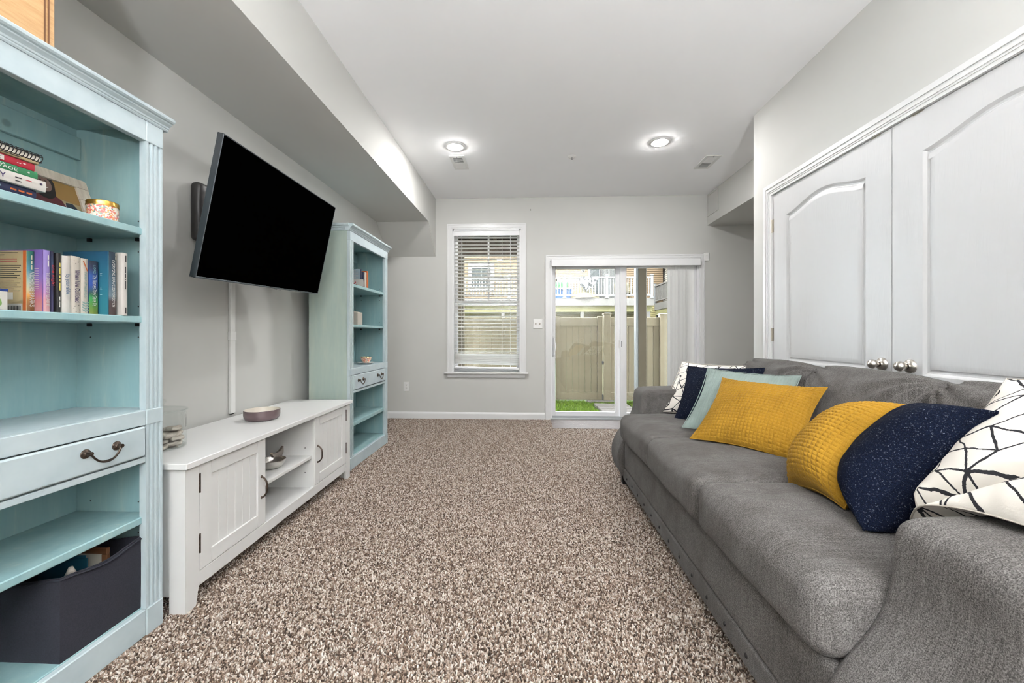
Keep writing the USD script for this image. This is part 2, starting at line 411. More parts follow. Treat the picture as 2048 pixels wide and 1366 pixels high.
def superbox(sx, sy, sz, r, n=14):
    """rounded box, half sizes s, corner radius r, fine grid"""
    g = np.sin(np.linspace(-1, 1, n + 1) * np.pi / 2)
    vs, fs, off = [], [], 0
    for ax in range(3):
        for sg in (-1, 1):
            a, b = np.meshgrid(g, g, indexing='ij')
            p = np.zeros(a.shape + (3,))
            p[..., ax] = sg; p[..., (ax + 1) % 3] = a; p[..., (ax + 2) % 3] = b
            vs.append(p.reshape(-1, 3))
            i, j = np.meshgrid(np.arange(n), np.arange(n), indexing='ij')
            q = np.stack([i * (n + 1) + j, (i + 1) * (n + 1) + j, (i + 1) * (n + 1) + j + 1, i * (n + 1) + j + 1], -1).reshape(-1, 4)
            if sg < 0:
                q = q[:, ::-1]
            fs.append(q + off); off += (n + 1) ** 2
    u = np.vstack(vs); q = np.vstack(fs)
    f = np.vstack([q[:, [0, 1, 2]], q[:, [0, 2, 3]]])
    s = np.array([sx, sy, sz])
    v = u * s
    inner = np.clip(v, -(s - r), s - r)
    d = v - inner
    L = np.linalg.norm(d, axis=1, keepdims=True)
    v = np.where(L > 1e-9, inner + r * d / np.maximum(L, 1e-9), v)
    m = trimesh.Trimesh(v, f, process=False)
    m.metadata['u'] = u
    m.merge_vertices()
    return m


def fbm(p, oct=3, seed=0):
    return meshkit.fbm(np.asarray(p), oct, seed) - 0.5


def wobble(m, amp, scale, seed=0, stretch=(1, 1, 1)):
    v = np.array(m.vertices)
    n = np.array(m.vertex_normals)
    m = m.copy()
    m.vertices = v + n * (fbm(v * scale * np.array(stretch), 3, seed) * 2 * amp)[:, None]
    return m

# ================================================================== THE ROOM
XL, XR, XA, YB, YR, ZC = -1.782, 1.737, 2.95, 4.95, -3.2, 2.743
WT = 0.14                                             # outer wall thickness
XS, ZS = -1.171, 2.362                                # soffit along the left wall
XK, ZK = 2.155, 2.373                                 # bulkhead in the alcove
YC = 3.18                                             # end of the closet wall

struct('floor', B(XL - .12, XA + .12, YR - .12, YB + .10, -0.12, -0.009), 'carpet_base')
struct('ceiling', B(XL - .12, XA + .12, YR - .12, YB + WT, ZC, ZC + .12), 'ceiling_paint')
struct('wall_left', B(XL - .12, XL, YR - .12, YB + WT, -.12, ZC), 'wall_paint')
struct('wall_rear', B(XL, XA, YR - .12, YR, -.12, ZC), 'wall_paint')
# back wall with the window and the sliding door cut out
WX0, WX1, WZ0, WZ1 = -0.965, -0.102, 0.585, 2.362      # window opening
DX0, DX1, DZ1 = 0.252, 2.062, 1.968                    # patio door opening
back = Polygon([(XL, -.12), (XA, -.12), (XA, ZC), (XL, ZC)], [[(WX0, WZ0), (WX1, WZ0), (WX1, WZ1), (WX0, WZ1)]])
back = back.difference(sbox(DX0, -.2, DX1, DZ1))
struct('wall_back', prism(back, YB, YB + WT, 'xz'), 'wall_paint')
struct('wall_alcove', B(XA, XA + .12, YR - .12, YB + WT, -.12, ZC), 'wall_paint')
# closet wall with the double-door opening; corners eased
CY0, CY1, CZ1 = 1.050, 2.950, 2.048
cl = Polygon([(YR, -.12), (YC, -.12), (YC, ZC), (YR, ZC)]).difference(sbox(CY0, -.2, CY1, CZ1))
struct('wall_right', prism(cl, XR, XR + .11, 'yz'), 'wall_paint')
struct('wall_closet', B(XR + .11, XA, YC - .11, YC, -.12, ZC), 'wall_paint')
# boxed soffit on the left, its underside ramping down to the back wall
sof = Polygon([(YR, ZS), (4.598, ZS), (YB, 2.022), (YB, ZC), (YR, ZC)])
struct('wall_soffit', prism(sof, XL, XS, 'yz'), 'wall_paint')
struct('wall_bulkhead', B(XK, XA, YC, YB, ZK, ZC), 'wall_paint')


def base_profile(h=.083, t=.014):
    return [(0, -.01), (t, -.01), (t, h * .72), (t * .75, h * .8), (t * .55, h * .93), (t * .3, h), (0, h)]


def baseboard_y(name, x, y0, y1, sgn):
    struct(name, prism(Polygon([(x + sgn * a, b) for a, b in base_profile()]), y0, y1, 'xz'), 'trim_white')


def baseboard_x(name, y, x0, x1, sgn):
    struct(name, prism(Polygon([(y + sgn * a, b) for a, b in base_profile()]), x0, x1, 'yz'), 'trim_white')


baseboard_y('baseboard_left', XL, YR, YB - .014, 1)
baseboard_x('baseboard_back', YB, XL, .190, -1)
baseboard_x('baseboard_alcove', YB, 2.09, XA, -1)
baseboard_y('baseboard_right', XR, YR, .98, -1)
baseboard_y('baseboard_closet', XR, 3.03, YC, -1)


def casing(name, x0, x1, z0, z1, w, y, parent, sill=False):
    """three-sided stepped casing around an opening in the back wall, mitred"""
    prof = [(0, .010, .25), (.25, .016, .3), (.55, .013, .25), (.8, .019, .2)]
    for a, t, ww in prof:
        o0, o1 = a * w, (a + ww) * w
        ring = Polygon([(x0 - o1, z0), (x0 - o1, z1 + o1), (x1 + o1, z1 + o1), (x1 + o1, z0), (x1 + o0, z0), (x1 + o0, z1 + o0), (x0 - o0, z1 + o0), (x0 - o0, z0)])
        yield prism(ring, y - t, y, 'xz')


# ------------------------------------------------------------------ window
win = thing('window_1', 'white double-hung window in the back wall, left of the patio door', 'window', kind='structure')
obj('casing', list(casing('c', WX0 + .006, WX1 - .006, WZ0, WZ1 - .004, .064, YB, win)), 'trim_white', win)
obj('window_sill', [B(WX0 - .094, WX1 + .086, YB - .045, YB, .561, .585, .004), B(WX0, WX1, YB, YB + .06, .561, .585)], 'trim_white', win)
obj('apron', B(WX0 - .058, WX1 + .05, YB - .016, YB, .513, .561, .004), 'trim_white', win)
jy0, jy1 = YB + .0, YB + WT
obj('jamb', [B(WX0, WX0 + .022, YB, jy1, WZ0, WZ1), B(WX1 - .022, WX1, YB, jy1, WZ0, WZ1), B(WX0, WX1, YB, jy1, WZ1 - .022, WZ1), B(WX0, WX1, YB + .05, jy1, WZ0 - .02, WZ0 + .012)], 'vinyl_white', win)


def sash(name, x0, x1, z0, z1, y0, y1, w, parent, muntin=None):
    s = obj(name, [B(x0, x0 + w, y0, y1, z0, z1, .003), B(x1 - w, x1, y0, y1, z0, z1, .003), B(x0 + w, x1 - w, y0, y1, z0, z0 + w, .003), B(x0 + w, x1 - w, y0, y1, z1 - w, z1, .003)], 'vinyl_white', parent)
    ym = (y0 + y1) / 2
    obj('pane', B(x0 + w, x1 - w, ym - .002, ym + .002, z0 + w, z1 - w), 'pane_glass', s, False)
    if muntin:
        obj('muntin', B(muntin - .011, muntin + .011, ym - .008, ym + .008, z0 + w, z1 - w, .002), 'vinyl_white', s)


sash('upper_sash', WX0 + .022, WX1 - .022, 1.43, WZ1 - .022, YB + .105, YB + .132, .036, win, -.52)
sash('lower_sash', WX0 + .022, WX1 - .022, WZ0 + .012, 1.478, YB + .075, YB + .102, .040, win)

# 2-inch blind inside the opening: every slat is a part
bl = thing('window_blind', 'white slatted horizontal blind hanging inside the window frame', 'blind', ((WX0 + WX1) / 2, YB + .034, 2.33))
bw = (WX1 - WX0) / 2 - .026
obj('headrail', [B(-bw, bw, -.026, .024, -.034, .018, .003)], 'vinyl_white', bl)
obj('valance', [B(-bw - .004, bw + .004, -.034, -.027, -.052, .006, .003)], 'vinyl_white', bl)


def slat(z, tilt, sag=0.0, skew=0.0):
    xs = np.linspace(-bw, bw, 9)
    c = np.linspace(-.025, .025, 5)
    rows = []
    for side in (1, -1):
        zz = .0012 * side + .0022 * (1 - (c / .025) ** 2)
        rows.append(np.stack([c, zz], -1))
    loop = np.vstack([rows[0], rows[1][::-1]])
    ca, sa = math.cos(tilt), math.sin(tilt)
    loop = np.stack([loop[:, 0] * ca - loop[:, 1] * sa, loop[:, 0] * sa + loop[:, 1] * ca], -1)
    n = len(loop)
    v = np.vstack([np.column_stack([np.full(n, x), loop[:, 0], loop[:, 1] + z + skew * x / bw - sag * (1 - (x / bw) ** 2)]) for x in xs])
    f = []
    for i in range(len(xs) - 1):
        for j in range(n):
            k = (j + 1) % n
            f += [(i * n + j, (i + 1) * n + j, (i + 1) * n + k), (i * n + j, (i + 1) * n + k, i * n + k)]
    for j in range(1, n - 1):
        f += [(0, j, j + 1), ((len(xs) - 1) * n, (len(xs) - 1) * n + j + 1, (len(xs) - 1) * n + j)]
    m = trimesh.Trimesh(v, np.array(f), process=False)
    m.invert()
    return m


rs = np.random.default_rng(5)
zz = -.070
for k in range(33):
    obj('slat', slat(zz, math.radians(-9 + rs.normal(0, .6)), rs.uniform(0, .001), rs.normal(0, .0005) + (-.004 if k < 2 else 0)), 'blind_slat', bl, 25)
    zz -= .0447
for k in range(6):
    obj('slat', slat(zz + .008 - k * .021, math.radians(-44 + 2 * k), .001, -.002 - .0015 * k), 'blind_slat', bl, 25)
rail = B(-bw, bw, -.026, .024, -1.712, -1.690, .003)
rail.apply_transform(trimesh.transformations.rotation_matrix(math.radians(.9), [0, 1, 0], [0, 0, -1.70]))
obj('bottom_rail', rail, 'vinyl_white', bl)
for x in (-bw + .09, 0.19, bw - .11):
    obj('ladder_cord', [tube([(x, y, -.05), (x, y, -1.69)], .0011, 5) for y in (-.027, .025)], 'vinyl_white', bl)
obj('tilt_wand', tube([(bw - .11, -.036, -.05), (bw - .112, -.037, -.75)], .0028, 6), 'vinyl_white', bl)

# ------------------------------------------------------------------ sliding patio door
pd = thing('door_1', 'white vinyl sliding glass patio door in the back wall', 'door', kind='structure')
obj('casing', list(casing('c', DX0 + .006, DX1 - .006, -.01, DZ1 - .004, .060, YB, pd)), 'trim_white', pd)
obj('door_frame', [B(DX0, DX0 + .03, YB, YB + WT, 0, DZ1), B(DX1 - .03, DX1, YB, YB + WT, 0, DZ1), B(DX0, DX1, YB, YB + WT, DZ1 - .045, DZ1)], 'vinyl_white', pd)
obj('threshold', [B(DX0, DX1, YB - .012, YB + WT + .02, -.10, .018, .004), B(DX0 + .03, DX1 - .03, YB + .066, YB + .072, .018, .034), B(DX0 + .03, DX1 - .03, YB + .02, YB + .03, .018, .030)], 'sill_grey', pd)


def leaf(name, x0, x1, y0, y1, wl, wr, parent):
    z0, z1 = .030, 1.928
    s = obj(name, [B(x0, x0 + wl, y0, y1, z0, z1, .004), B(x1 - wr, x1, y0, y1, z0, z1, .004), B(x0 + wl, x1 - wr, y0, y1, z0, z0 + .055, .003), B(x0 + wl, x1 - wr, y0, y1, z1 - .06, z1, .003)], 'vinyl_white', parent)
    ym = (y0 + y1) / 2
    obj('pane', B(x0 + wl, x1 - wr, ym - .003, ym + .003, z0 + .05, z1 - .05), 'pane_glass', s, False)
    return s


sl = leaf('sliding_panel', DX0 + .012, 1.125, YB + .076, YB + .112, .062, .062, pd)
fx = leaf('fixed_panel', 1.118, DX1 - .02, YB + .036, YB + .070, .078, .06, pd)
hd = [(.300, YB + .076, .79), (.304, YB + .044, .80), (.316, YB + .030, .86), (.320, YB + .027, .90), (.316, YB + .030, .94), (.304, YB + .044, 1.0), (.300, YB + .076, 1.01)]
obj('door_handle', [tube(hd, [.009, .010, .011, .011, .011, .010, .009], 10), B(.286, .312, YB + .068, YB + .077, .77, 1.03, .004)], 'vinyl_white', pd)
obj('latch', [B(1.128, 1.137, YB + .028, YB + .037, .895, .965, .002)], 'steel_grey', pd)
obj('latch_plate', [B(1.108, 1.122, YB + .066, YB + .078, .88, .98, .003)], 'plate_white', pd)

# vertical blind drawn to the right
vb = thing('vertical_blind', 'white vertical blind stacked at the right end of the patio door', 'blind', (2.02, YB - .004, 1.93))
obj('valance', [B(-1.755, .036, -.052, -.044, -.05, .036, .003), B(-1.755, .036, -.044, .0, .028, .036), B(.030, .036, -.044, .0, -.05, .036)], 'vinyl_white', vb)
obj('track', B(-1.74, .02, -.035, -.002, -.008, .026), 'vinyl_white', vb)
xs = [-.300, -.270, -.240, -.210, -.180, -.150, -.120, -.090, -.060]
for k, x in enumerate(xs):
    g = np.linspace(-.044, .044, 7)
    poly = np.vstack([np.column_stack([g, .006 * (1 - (g / .044) ** 2)]), np.column_stack([g[::-1], .006 * (1 - (g[::-1] / .044) ** 2) - .0016])])
    m = prism(Polygon(poly), -1.905, -.02, 'xy')
    m = move(m, (x, .012, 0), rz=12 + 9 * (k % 3 == 1) + rs.normal(0, 2))
    obj('vane', m, 'blind_vane', vb, 25)

dm = obj('door_mat', cat(wobble(trimesh.creation.box(bounds=[[.262, 4.48, -.004], [1.55, 4.935, .0035]]).subdivide().subdivide().subdivide().subdivide(), .0012, 9, 3)), 'mat_pale', label='thin pale grey mat lying on the carpet before the patio door', category='mat')

# ------------------------------------------------------------------ closet double doors
dc = obj('trim_1', None or [m for m in [prism(Polygon([(CY0 - o1, -.01), (CY0 - o1, CZ1 + o1), (CY1 + o1, CZ1 + o1), (CY1 + o1, -.01), (CY1 + o0, -.01), (CY1 + o0, CZ1 + o0), (CY0 - o0, CZ1 + o0), (CY0 - o0, -.01)]), XR - t, XR, 'yz')
     for o0, o1, t in ((-.004, .012, .010), (.012, .022, .013), (.022, .036, .017), (.036, .046, .014), (.046, .072, .020))]], 'trim_white', kind='structure')
struct('trim_2', [B(XR, XR + .11, CY0, CY0 + .006, 0, CZ1), B(XR, XR + .11, CY1 - .006, CY1, 0, CZ1), B(XR, XR + .11, CY0, CY1, CZ1 - .005, CZ1), B(XR + .045, XR + .06, CY0, CY1, CZ1 - .02, CZ1 - .005)], 'trim_white')


def arch_outline(y0, y1, z0, z1, rise, n=36):
    t = np.linspace(0, 1, n)
    y = y1 + (y0 - y1) * t
    s = np.clip((t - .0) / 1.0, 0, 1)
    z = z1 + rise * (0.5 - 0.5 * np.cos(2 * np.pi * s)) ** 0.85
    top = np.column_stack([y, z])
    return np.vstack([[[y0, z0], [y1, z0]], top])


def offset_ring(p, d):
    """inward mitred offset of a counter-clockwise outline"""
    e = np.roll(p, -1, 0) - p
    e /= np.linalg.norm(e, axis=1, keepdims=True) + 1e-12
    n = np.column_stack([-e[:, 1], e[:, 0]])
    n0 = np.roll(n, 1, 0)
    m = (n + n0); m /= (1 + (n * n0).sum(1))[:, None]
    return p + m * d


def closet_door(name, y0, y1, label, knob_y, hinge_y):
    d = thing(name, label, 'door', kind='structure')
    xf, th = XR + .004, .035                     # face plane
    zb, zt = .012, 2.040
    outs = [arch_outline(y0 + .148, y1 - .148, .862, 1.862, .062), arch_outline(y0 + .148, y1 - .148, .20, .72, .0, 3)]
    face = Polygon([(y0, zb), (y1, zb), (y1, zt), (y0, zt)], [list(map(tuple, o)) for o in outs])
    ms = [prism(face, xf, xf + .016, 'yz'), B(xf + .014, xf + th, y0, y1, zb, zt)]
    obj('door_slab', ms, 'door_white', d, 20)
    prof = [(0, 0), (.006, .0035), (.012, .009), (.020, .0115), (.026, .0105), (.030, .0065), (.040, .0035), (.052, .002)]
    for o in outs:
        rings = [np.column_stack([np.full(len(o), xf + dep), offset_ring(o, off)]) for off, dep in prof]
        n = len(o)
        v = np.vstack(rings); f = []
        for i in range(len(rings) - 1):
            for j in range(n):
                k = (j + 1) % n
                f += [(i * n + j, (i + 1) * n + k, i * n + k), (i * n + j, (i + 1) * n + j, (i + 1) * n + k)]
        inner = Polygon(rings[-1][:, 1:])
        cap_v, cap_f = trimesh.creation.triangulate_polygon(inner, engine='earcut')
        cap = trimesh.Trimesh(np.column_stack([np.full(len(cap_v), xf + prof[-1][1]), cap_v]), cap_f[:, ::-1], process=False)
        obj('moulded_panel', [trimesh.Trimesh(v, np.array(f), process=False), cap], 'door_white', d, 20)
    # egg knob on a round rose
    k = lathe([(0, .066), (.008, .0655), (.017, .061), (.0225, .052), (.0235, .046), (.021, .037), (.0155, .027), (.0115, .021), (.0105, .016), (.012, .013)], 28, '-x', (xf, knob_y, .899))
    kn = obj('door_knob', k, 'nickel', d, 40)
    obj('rose', lathe([(.0125, .017), (.020, .0155), (.027, .011), (.0315, .005), (.0325, .0), (0, 0)], 32, '-x', (xf, knob_y, .899)), 'nickel', kn, 40)
    sg = 1 if hinge_y > knob_y else -1
    for z in (1.775, 1.00, .23):
        obj('hinge', [lathe([(0, 0), (.0065, 0), (.0065, .092), (0, .092)], 10, 'z', (xf - .006, hinge_y, z)), B(xf - .0015, xf + .004, hinge_y - sg * .001, hinge_y - sg * .016, z, z + .092)], 'hinge_metal', d)
    by = knob_y + sg * .035
    obj('ball_catch', [B(xf - .001, xf + .018, by - .026, by + .026, zt - .004, zt + .004, .001), B(XR - .001, XR + .02, by - .026, by + .026, CZ1 - .008, CZ1 - .004)], 'hinge_metal', d)
    return d


closet_door('door_2', 2.004, 2.941, 'far white closet door with arched panel, its knob left of the gap', 2.054, 2.947)
closet_door('door_3', 1.062, 1.999, 'near white closet door with arched panel, cut by the right picture edge', 1.908, 1.056)

# ------------------------------------------------------------------ ceiling and wall fittings
def downlight(x, y, label, glow='lamp_glow'):
    t = thing('recessed_light', label, 'ceiling light', (x, y, ZC), group=None)
    obj('trim_ring', lathe([(.068, -.008), (.075, -.008), (.090, -.004), (.094, 0), (.068, 0)], 40), 'lamp_trim', t, 40)
    obj('lens', lathe([(0, -.016), (.030, -.0156), (.052, -.014), (.063, -.011), (.067, -.006), (.067, -.003), (0, -.003)], 40), glow, t, 40)
    return t


downlight(-.671, 3.582, 'glowing round ceiling light beside the long soffit')
downlight(1.148, 3.577, 'glowing round ceiling light on the right, towards the closet')
for k, (x, y) in enumerate([(-.671, 1.12), (1.148, 1.12), (-.671, -1.35), (1.148, -1.35)]):  # four added lights out of view, dim fill for the room
    downlight(x, y, ['added unseen ceiling light above the camera, soffit side', 'added unseen ceiling light above the camera, closet side', 'added unseen ceiling light behind the camera, soffit side', 'added unseen ceiling light behind the camera, closet side'][k], 'added_dim_glow')


fl = thing('added_uplight', 'added unseen torchiere floor lamp behind the camera, shining at the ceiling', 'fill lamp', (.35, -2.0, 0))  # added uplight out of view, put in to brighten the ceiling
obj('base', lathe([(0, .03), (.03, .028), (.13, .018), (.14, .008), (.14, 0), (0, 0)], 32), 'lamp_trim', fl, 40)
obj('pole', lathe([(0, .025), (.012, .025), (.012, 1.16), (0, 1.16)], 14), 'lamp_trim', fl, 40)
obj('bowl_shade', lathe([(.012, 1.15), (.05, 1.16), (.12, 1.20), (.165, 1.28), (.160, 1.28), (.115, 1.21), (.05, 1.172), (0, 1.168)], 40), 'lamp_trim', fl, 40)
obj('diffuser', lathe([(0, 1.268), (.152, 1.266), (.152, 1.256), (0, 1.256)], 40), 'fill_glow', fl, 40)


def vent(x, y, label, dark):
    t = thing('ceiling_vent', label, 'vent', (x, y, ZC))
    w, h = .073, .152
    fr = Polygon([(-w, -h), (w, -h), (w, h), (-w, h)], [[(-.045, -.117), (.045, -.117), (.045, .117), (-.045, .117)]])
    obj('frame', prism(fr, -.006, 0, 'xy'), 'plate_white', t)
    obj('duct', B(-.047, .047, -.119, .119, -.0008, 0), 'dark_slot', t)
    obj('divider', B(-.045, .045, -.005, .005, -.0055, -.0005), 'plate_white', t)
    for k in range(18):
        yy = -.112 + k * .0132
        if abs(yy) < .006:
            continue
        obj('louvre', move(B(-.044, .044, -.0055, .0055, -.0006, .0006), (0, yy, -.004), rx=(38 if dark == (yy < 0) else -25)), 'plate_white', t)
    obj('damper_lever', B(-.003, .003, -.15, -.132, -.016, -.006, .001), 'steel_grey', t)
    return t


vent(-.690, 3.915, 'white ceiling vent close behind the soffit-side light', True)
vent(1.745, 4.010, 'white ceiling vent at the right, above the alcove', False)
sp = thing('sprinkler_cap', 'small white fire sprinkler cap in the middle of the ceiling', 'sprinkler', (.404, 3.831, ZC))
obj('cover_plate', lathe([(0, -.010), (.012, -.010), (.036, -.004), (.040, 0), (0, 0)], 28), 'plate_white', sp, 40)
obj('sprinkler_head', lathe([(0, -.030), (.010, -.029), (.010, -.026), (.004, -.024), (.005, -.010), (0, -.010)], 14), 'steel_grey', sp, 40)

ou = thing('wall_outlet', 'white duplex power outlet low on the back wall', 'outlet', (-1.54, YB, .398))
obj('cover_plate', B(-.036, .036, -.006, 0, -.058, .058, .003), 'plate_white', ou)
for z in (.02, -.02):
    s = obj('socket', prism(sbox(-.013, z - .014, .013, z + .014).buffer(.003), -.0085, -.004, 'xz'), 'plate_white', ou)
    obj('slots', [B(-.008, -.005, -.0092, -.0084, z - .002, z + .008), B(.005, .008, -.0092, -.0084, z - .002, z + .007), lathe([(0, 0), (.003, 0), (.003, .0008), (0, .0008)], 10, '-y', (0, -.0084, z - .009))], 'dark_slot', s)
sw = thing('wall_plate', 'white two-jack wall plate between the window and the patio door', 'wall plate', (.102, YB, 1.182))
obj('cover_plate', B(-.058, .058, -.006, 0, -.060, .060, .003), 'plate_white', sw)
for x in (-.025, .025):
    obj('jack', [lathe([(.005, 0), (.010, 0), (.010, .004), (.005, .006), (.0, .006)], 16, '-y', (x, -.005, 0))], 'hinge_metal', sw, 40)
al = thing('door_sensor', 'small white alarm sensor at the top right of the door casing', 'sensor', (2.140, YB, 1.990))
obj('case', B(-.033, .033, -.022, 0, -.052, .052, .008), 'plate_white', al)
obj('indicator', B(-.007, .007, -.0235, -.0215, .014, .017), 'steel_grey', al)
hk = thing('wall_hook', 'tiny metal hook high on the back wall over the window', 'hook', (.012, YB, 2.588))
obj('hook', [lathe([(0, 0), (.006, 0), (.006, .003), (0, .003)], 12, '-y'), tube([(0, -.002, 0), (0, -.014, 0), (0, -.017, .004), (0, -.017, .009)], .0018, 6)], 'bronze', hk)
ap = thing('access_panel', 'flat painted access panel on the bulkhead near the ceiling', 'panel', (XK, 4.80, 2.60))
obj('frame', prism(Polygon([(-.137, -.128), (.137, -.128), (.137, .133), (-.137, .133)], [[(-.118, -.112), (.118, -.112), (.118, .117), (-.118, .117)]]), -.008, 0, 'yz'), 'wall_paint', ap)
obj('hatch', B(-.006, 0, -.117, .117, -.111, .116, .002), 'wall_paint', ap)

# ------------------------------------------------------------------ carpet pile: one tufted patch, laid again and again
def tuft_patch(size, n, seed):
    r = np.random.default_rng(seed)
    k = int(math.sqrt(n))
    gx, gy = np.meshgrid((np.arange(k) + .5) / k, (np.arange(k) + .5) / k)
    c = np.column_stack([gx.ravel(), gy.ravel()]) * size + r.normal(0, .32 * size / k, (k * k, 2))
    m = len(c)
    ang = r.uniform(0, 2 * np.pi, m); lean = r.uniform(.1, 1.0, m) * .007
    rad = r.uniform(.0026, .0042, m); h = r.uniform(.008, .0145, m)
    dx, dy = np.cos(ang) * lean, np.sin(ang) * lean
    rings = []
    tw = r.uniform(0, 2 * np.pi, m)
    for t, s in ((0, 1.0), (.55, 1.15), (.9, .75)):
        for j in range(4):
            a = tw + j * np.pi / 2 + t * 1.2
            rings.append(np.column_stack([c[:, 0] + dx * t * t + np.cos(a) * rad * s, c[:, 1] + dy * t * t + np.sin(a) * rad * s, -.010 + h * t]))
    tip = np.column_stack([c[:, 0] + dx, c[:, 1] + dy, -.010 + h])
    v = np.stack(rings + [tip], 1)                       # m x 13 x 3
    f1 = []
    for lv in range(2):
        for j in range(4):
            k2 = (j + 1) % 4
            a, b, cc, d = lv * 4 + j, lv * 4 + k2, lv * 4 + 4 + k2, lv * 4 + 4 + j
            f1 += [(a, b, cc), (a, cc, d)]
    for j in range(4):
        f1.append((8 + j, 8 + (j + 1) % 4, 12))
    f = (np.array(f1)[None] + (np.arange(m) * 13)[:, None, None]).reshape(-1, 3)
    return v.reshape(-1, 3), f


PS = 0.42
inst = UsdGeom.PointInstancer.Define(stage, numbered('/World', 'carpet_pile'))
meta(inst.GetPrim(), 'speckled beige and brown looped carpet pile covering the floor', 'carpet', kind='stuff')
protos = []
for k in range(3):
    tv, tf = tuft_patch(PS, 6200, 40 + k)
    tv[:, :2] -= PS / 2
    pth = str(inst.GetPath()) + '/patch' + ('_%03d' % k if k else '')
    primvar(usdkit.mesh(stage, pth, (tv, tf), LK['carpet_yarn'], True).GetPrim(), 'tone', np.repeat(np.random.default_rng(70 + k).random(len(tv) // 13), 13))
    protos.append(pth)
pos, ori, idx = [], [], []
rg = np.random.default_rng(9)
for i, x in enumerate(np.arange(XL + PS / 2, XA, PS)):
    for j, y in enumerate(np.arange(YB - PS / 2, -.3, -PS)):
        if x > 2.05 and y < 3.2:
            continue
        q = rg.integers(4) * math.pi / 2
        pos.append((x, y, 0)); ori.append(Gf.Quath(math.cos(q / 2), 0, 0, math.sin(q / 2))); idx.append(int(rg.integers(3)))
inst.CreatePositionsAttr(Vt.Vec3fArray([Gf.Vec3f(*map(float, p)) for p in pos]))
inst.CreateOrientationsAttr(Vt.QuathArray(ori))
inst.CreateProtoIndicesAttr(Vt.IntArray(idx))
for p in protos:
    inst.CreatePrototypesRel().AddTarget(p)

# ================================================================== LEFT SIDE
def rosette(y, z, x=0.0):
    return lathe([(0, .010), (.005, .0095), (.0075, .006), (.013, .0035), (.0145, 0), (0, 0)], 16, 'x', (x, y, z))


def bail(parent, y, z, x):
    """bail pull: two rosettes and a swung bow"""
    h = obj('handle', [rosette(y - .045, z, x), rosette(y + .045, z, x)] + [lathe([(0, .010), (.0065, .008), (.0065, -.004), (0, -.006)], 10, 'x', (x + .012, y + s * .045, z)) for s in (-1, 1)], 'bronze', parent, 40)
    t = np.linspace(-1, 1, 19)
    pts = np.column_stack([x + .017 + .004 * (1 - t ** 2), y + .045 * t, z - .034 * (1 - np.abs(t) ** 2.6)])
    obj('bow', tube(pts, .0030 + .0016 * np.exp(-(t / .25) ** 2), 8), 'bronze', h, 40)


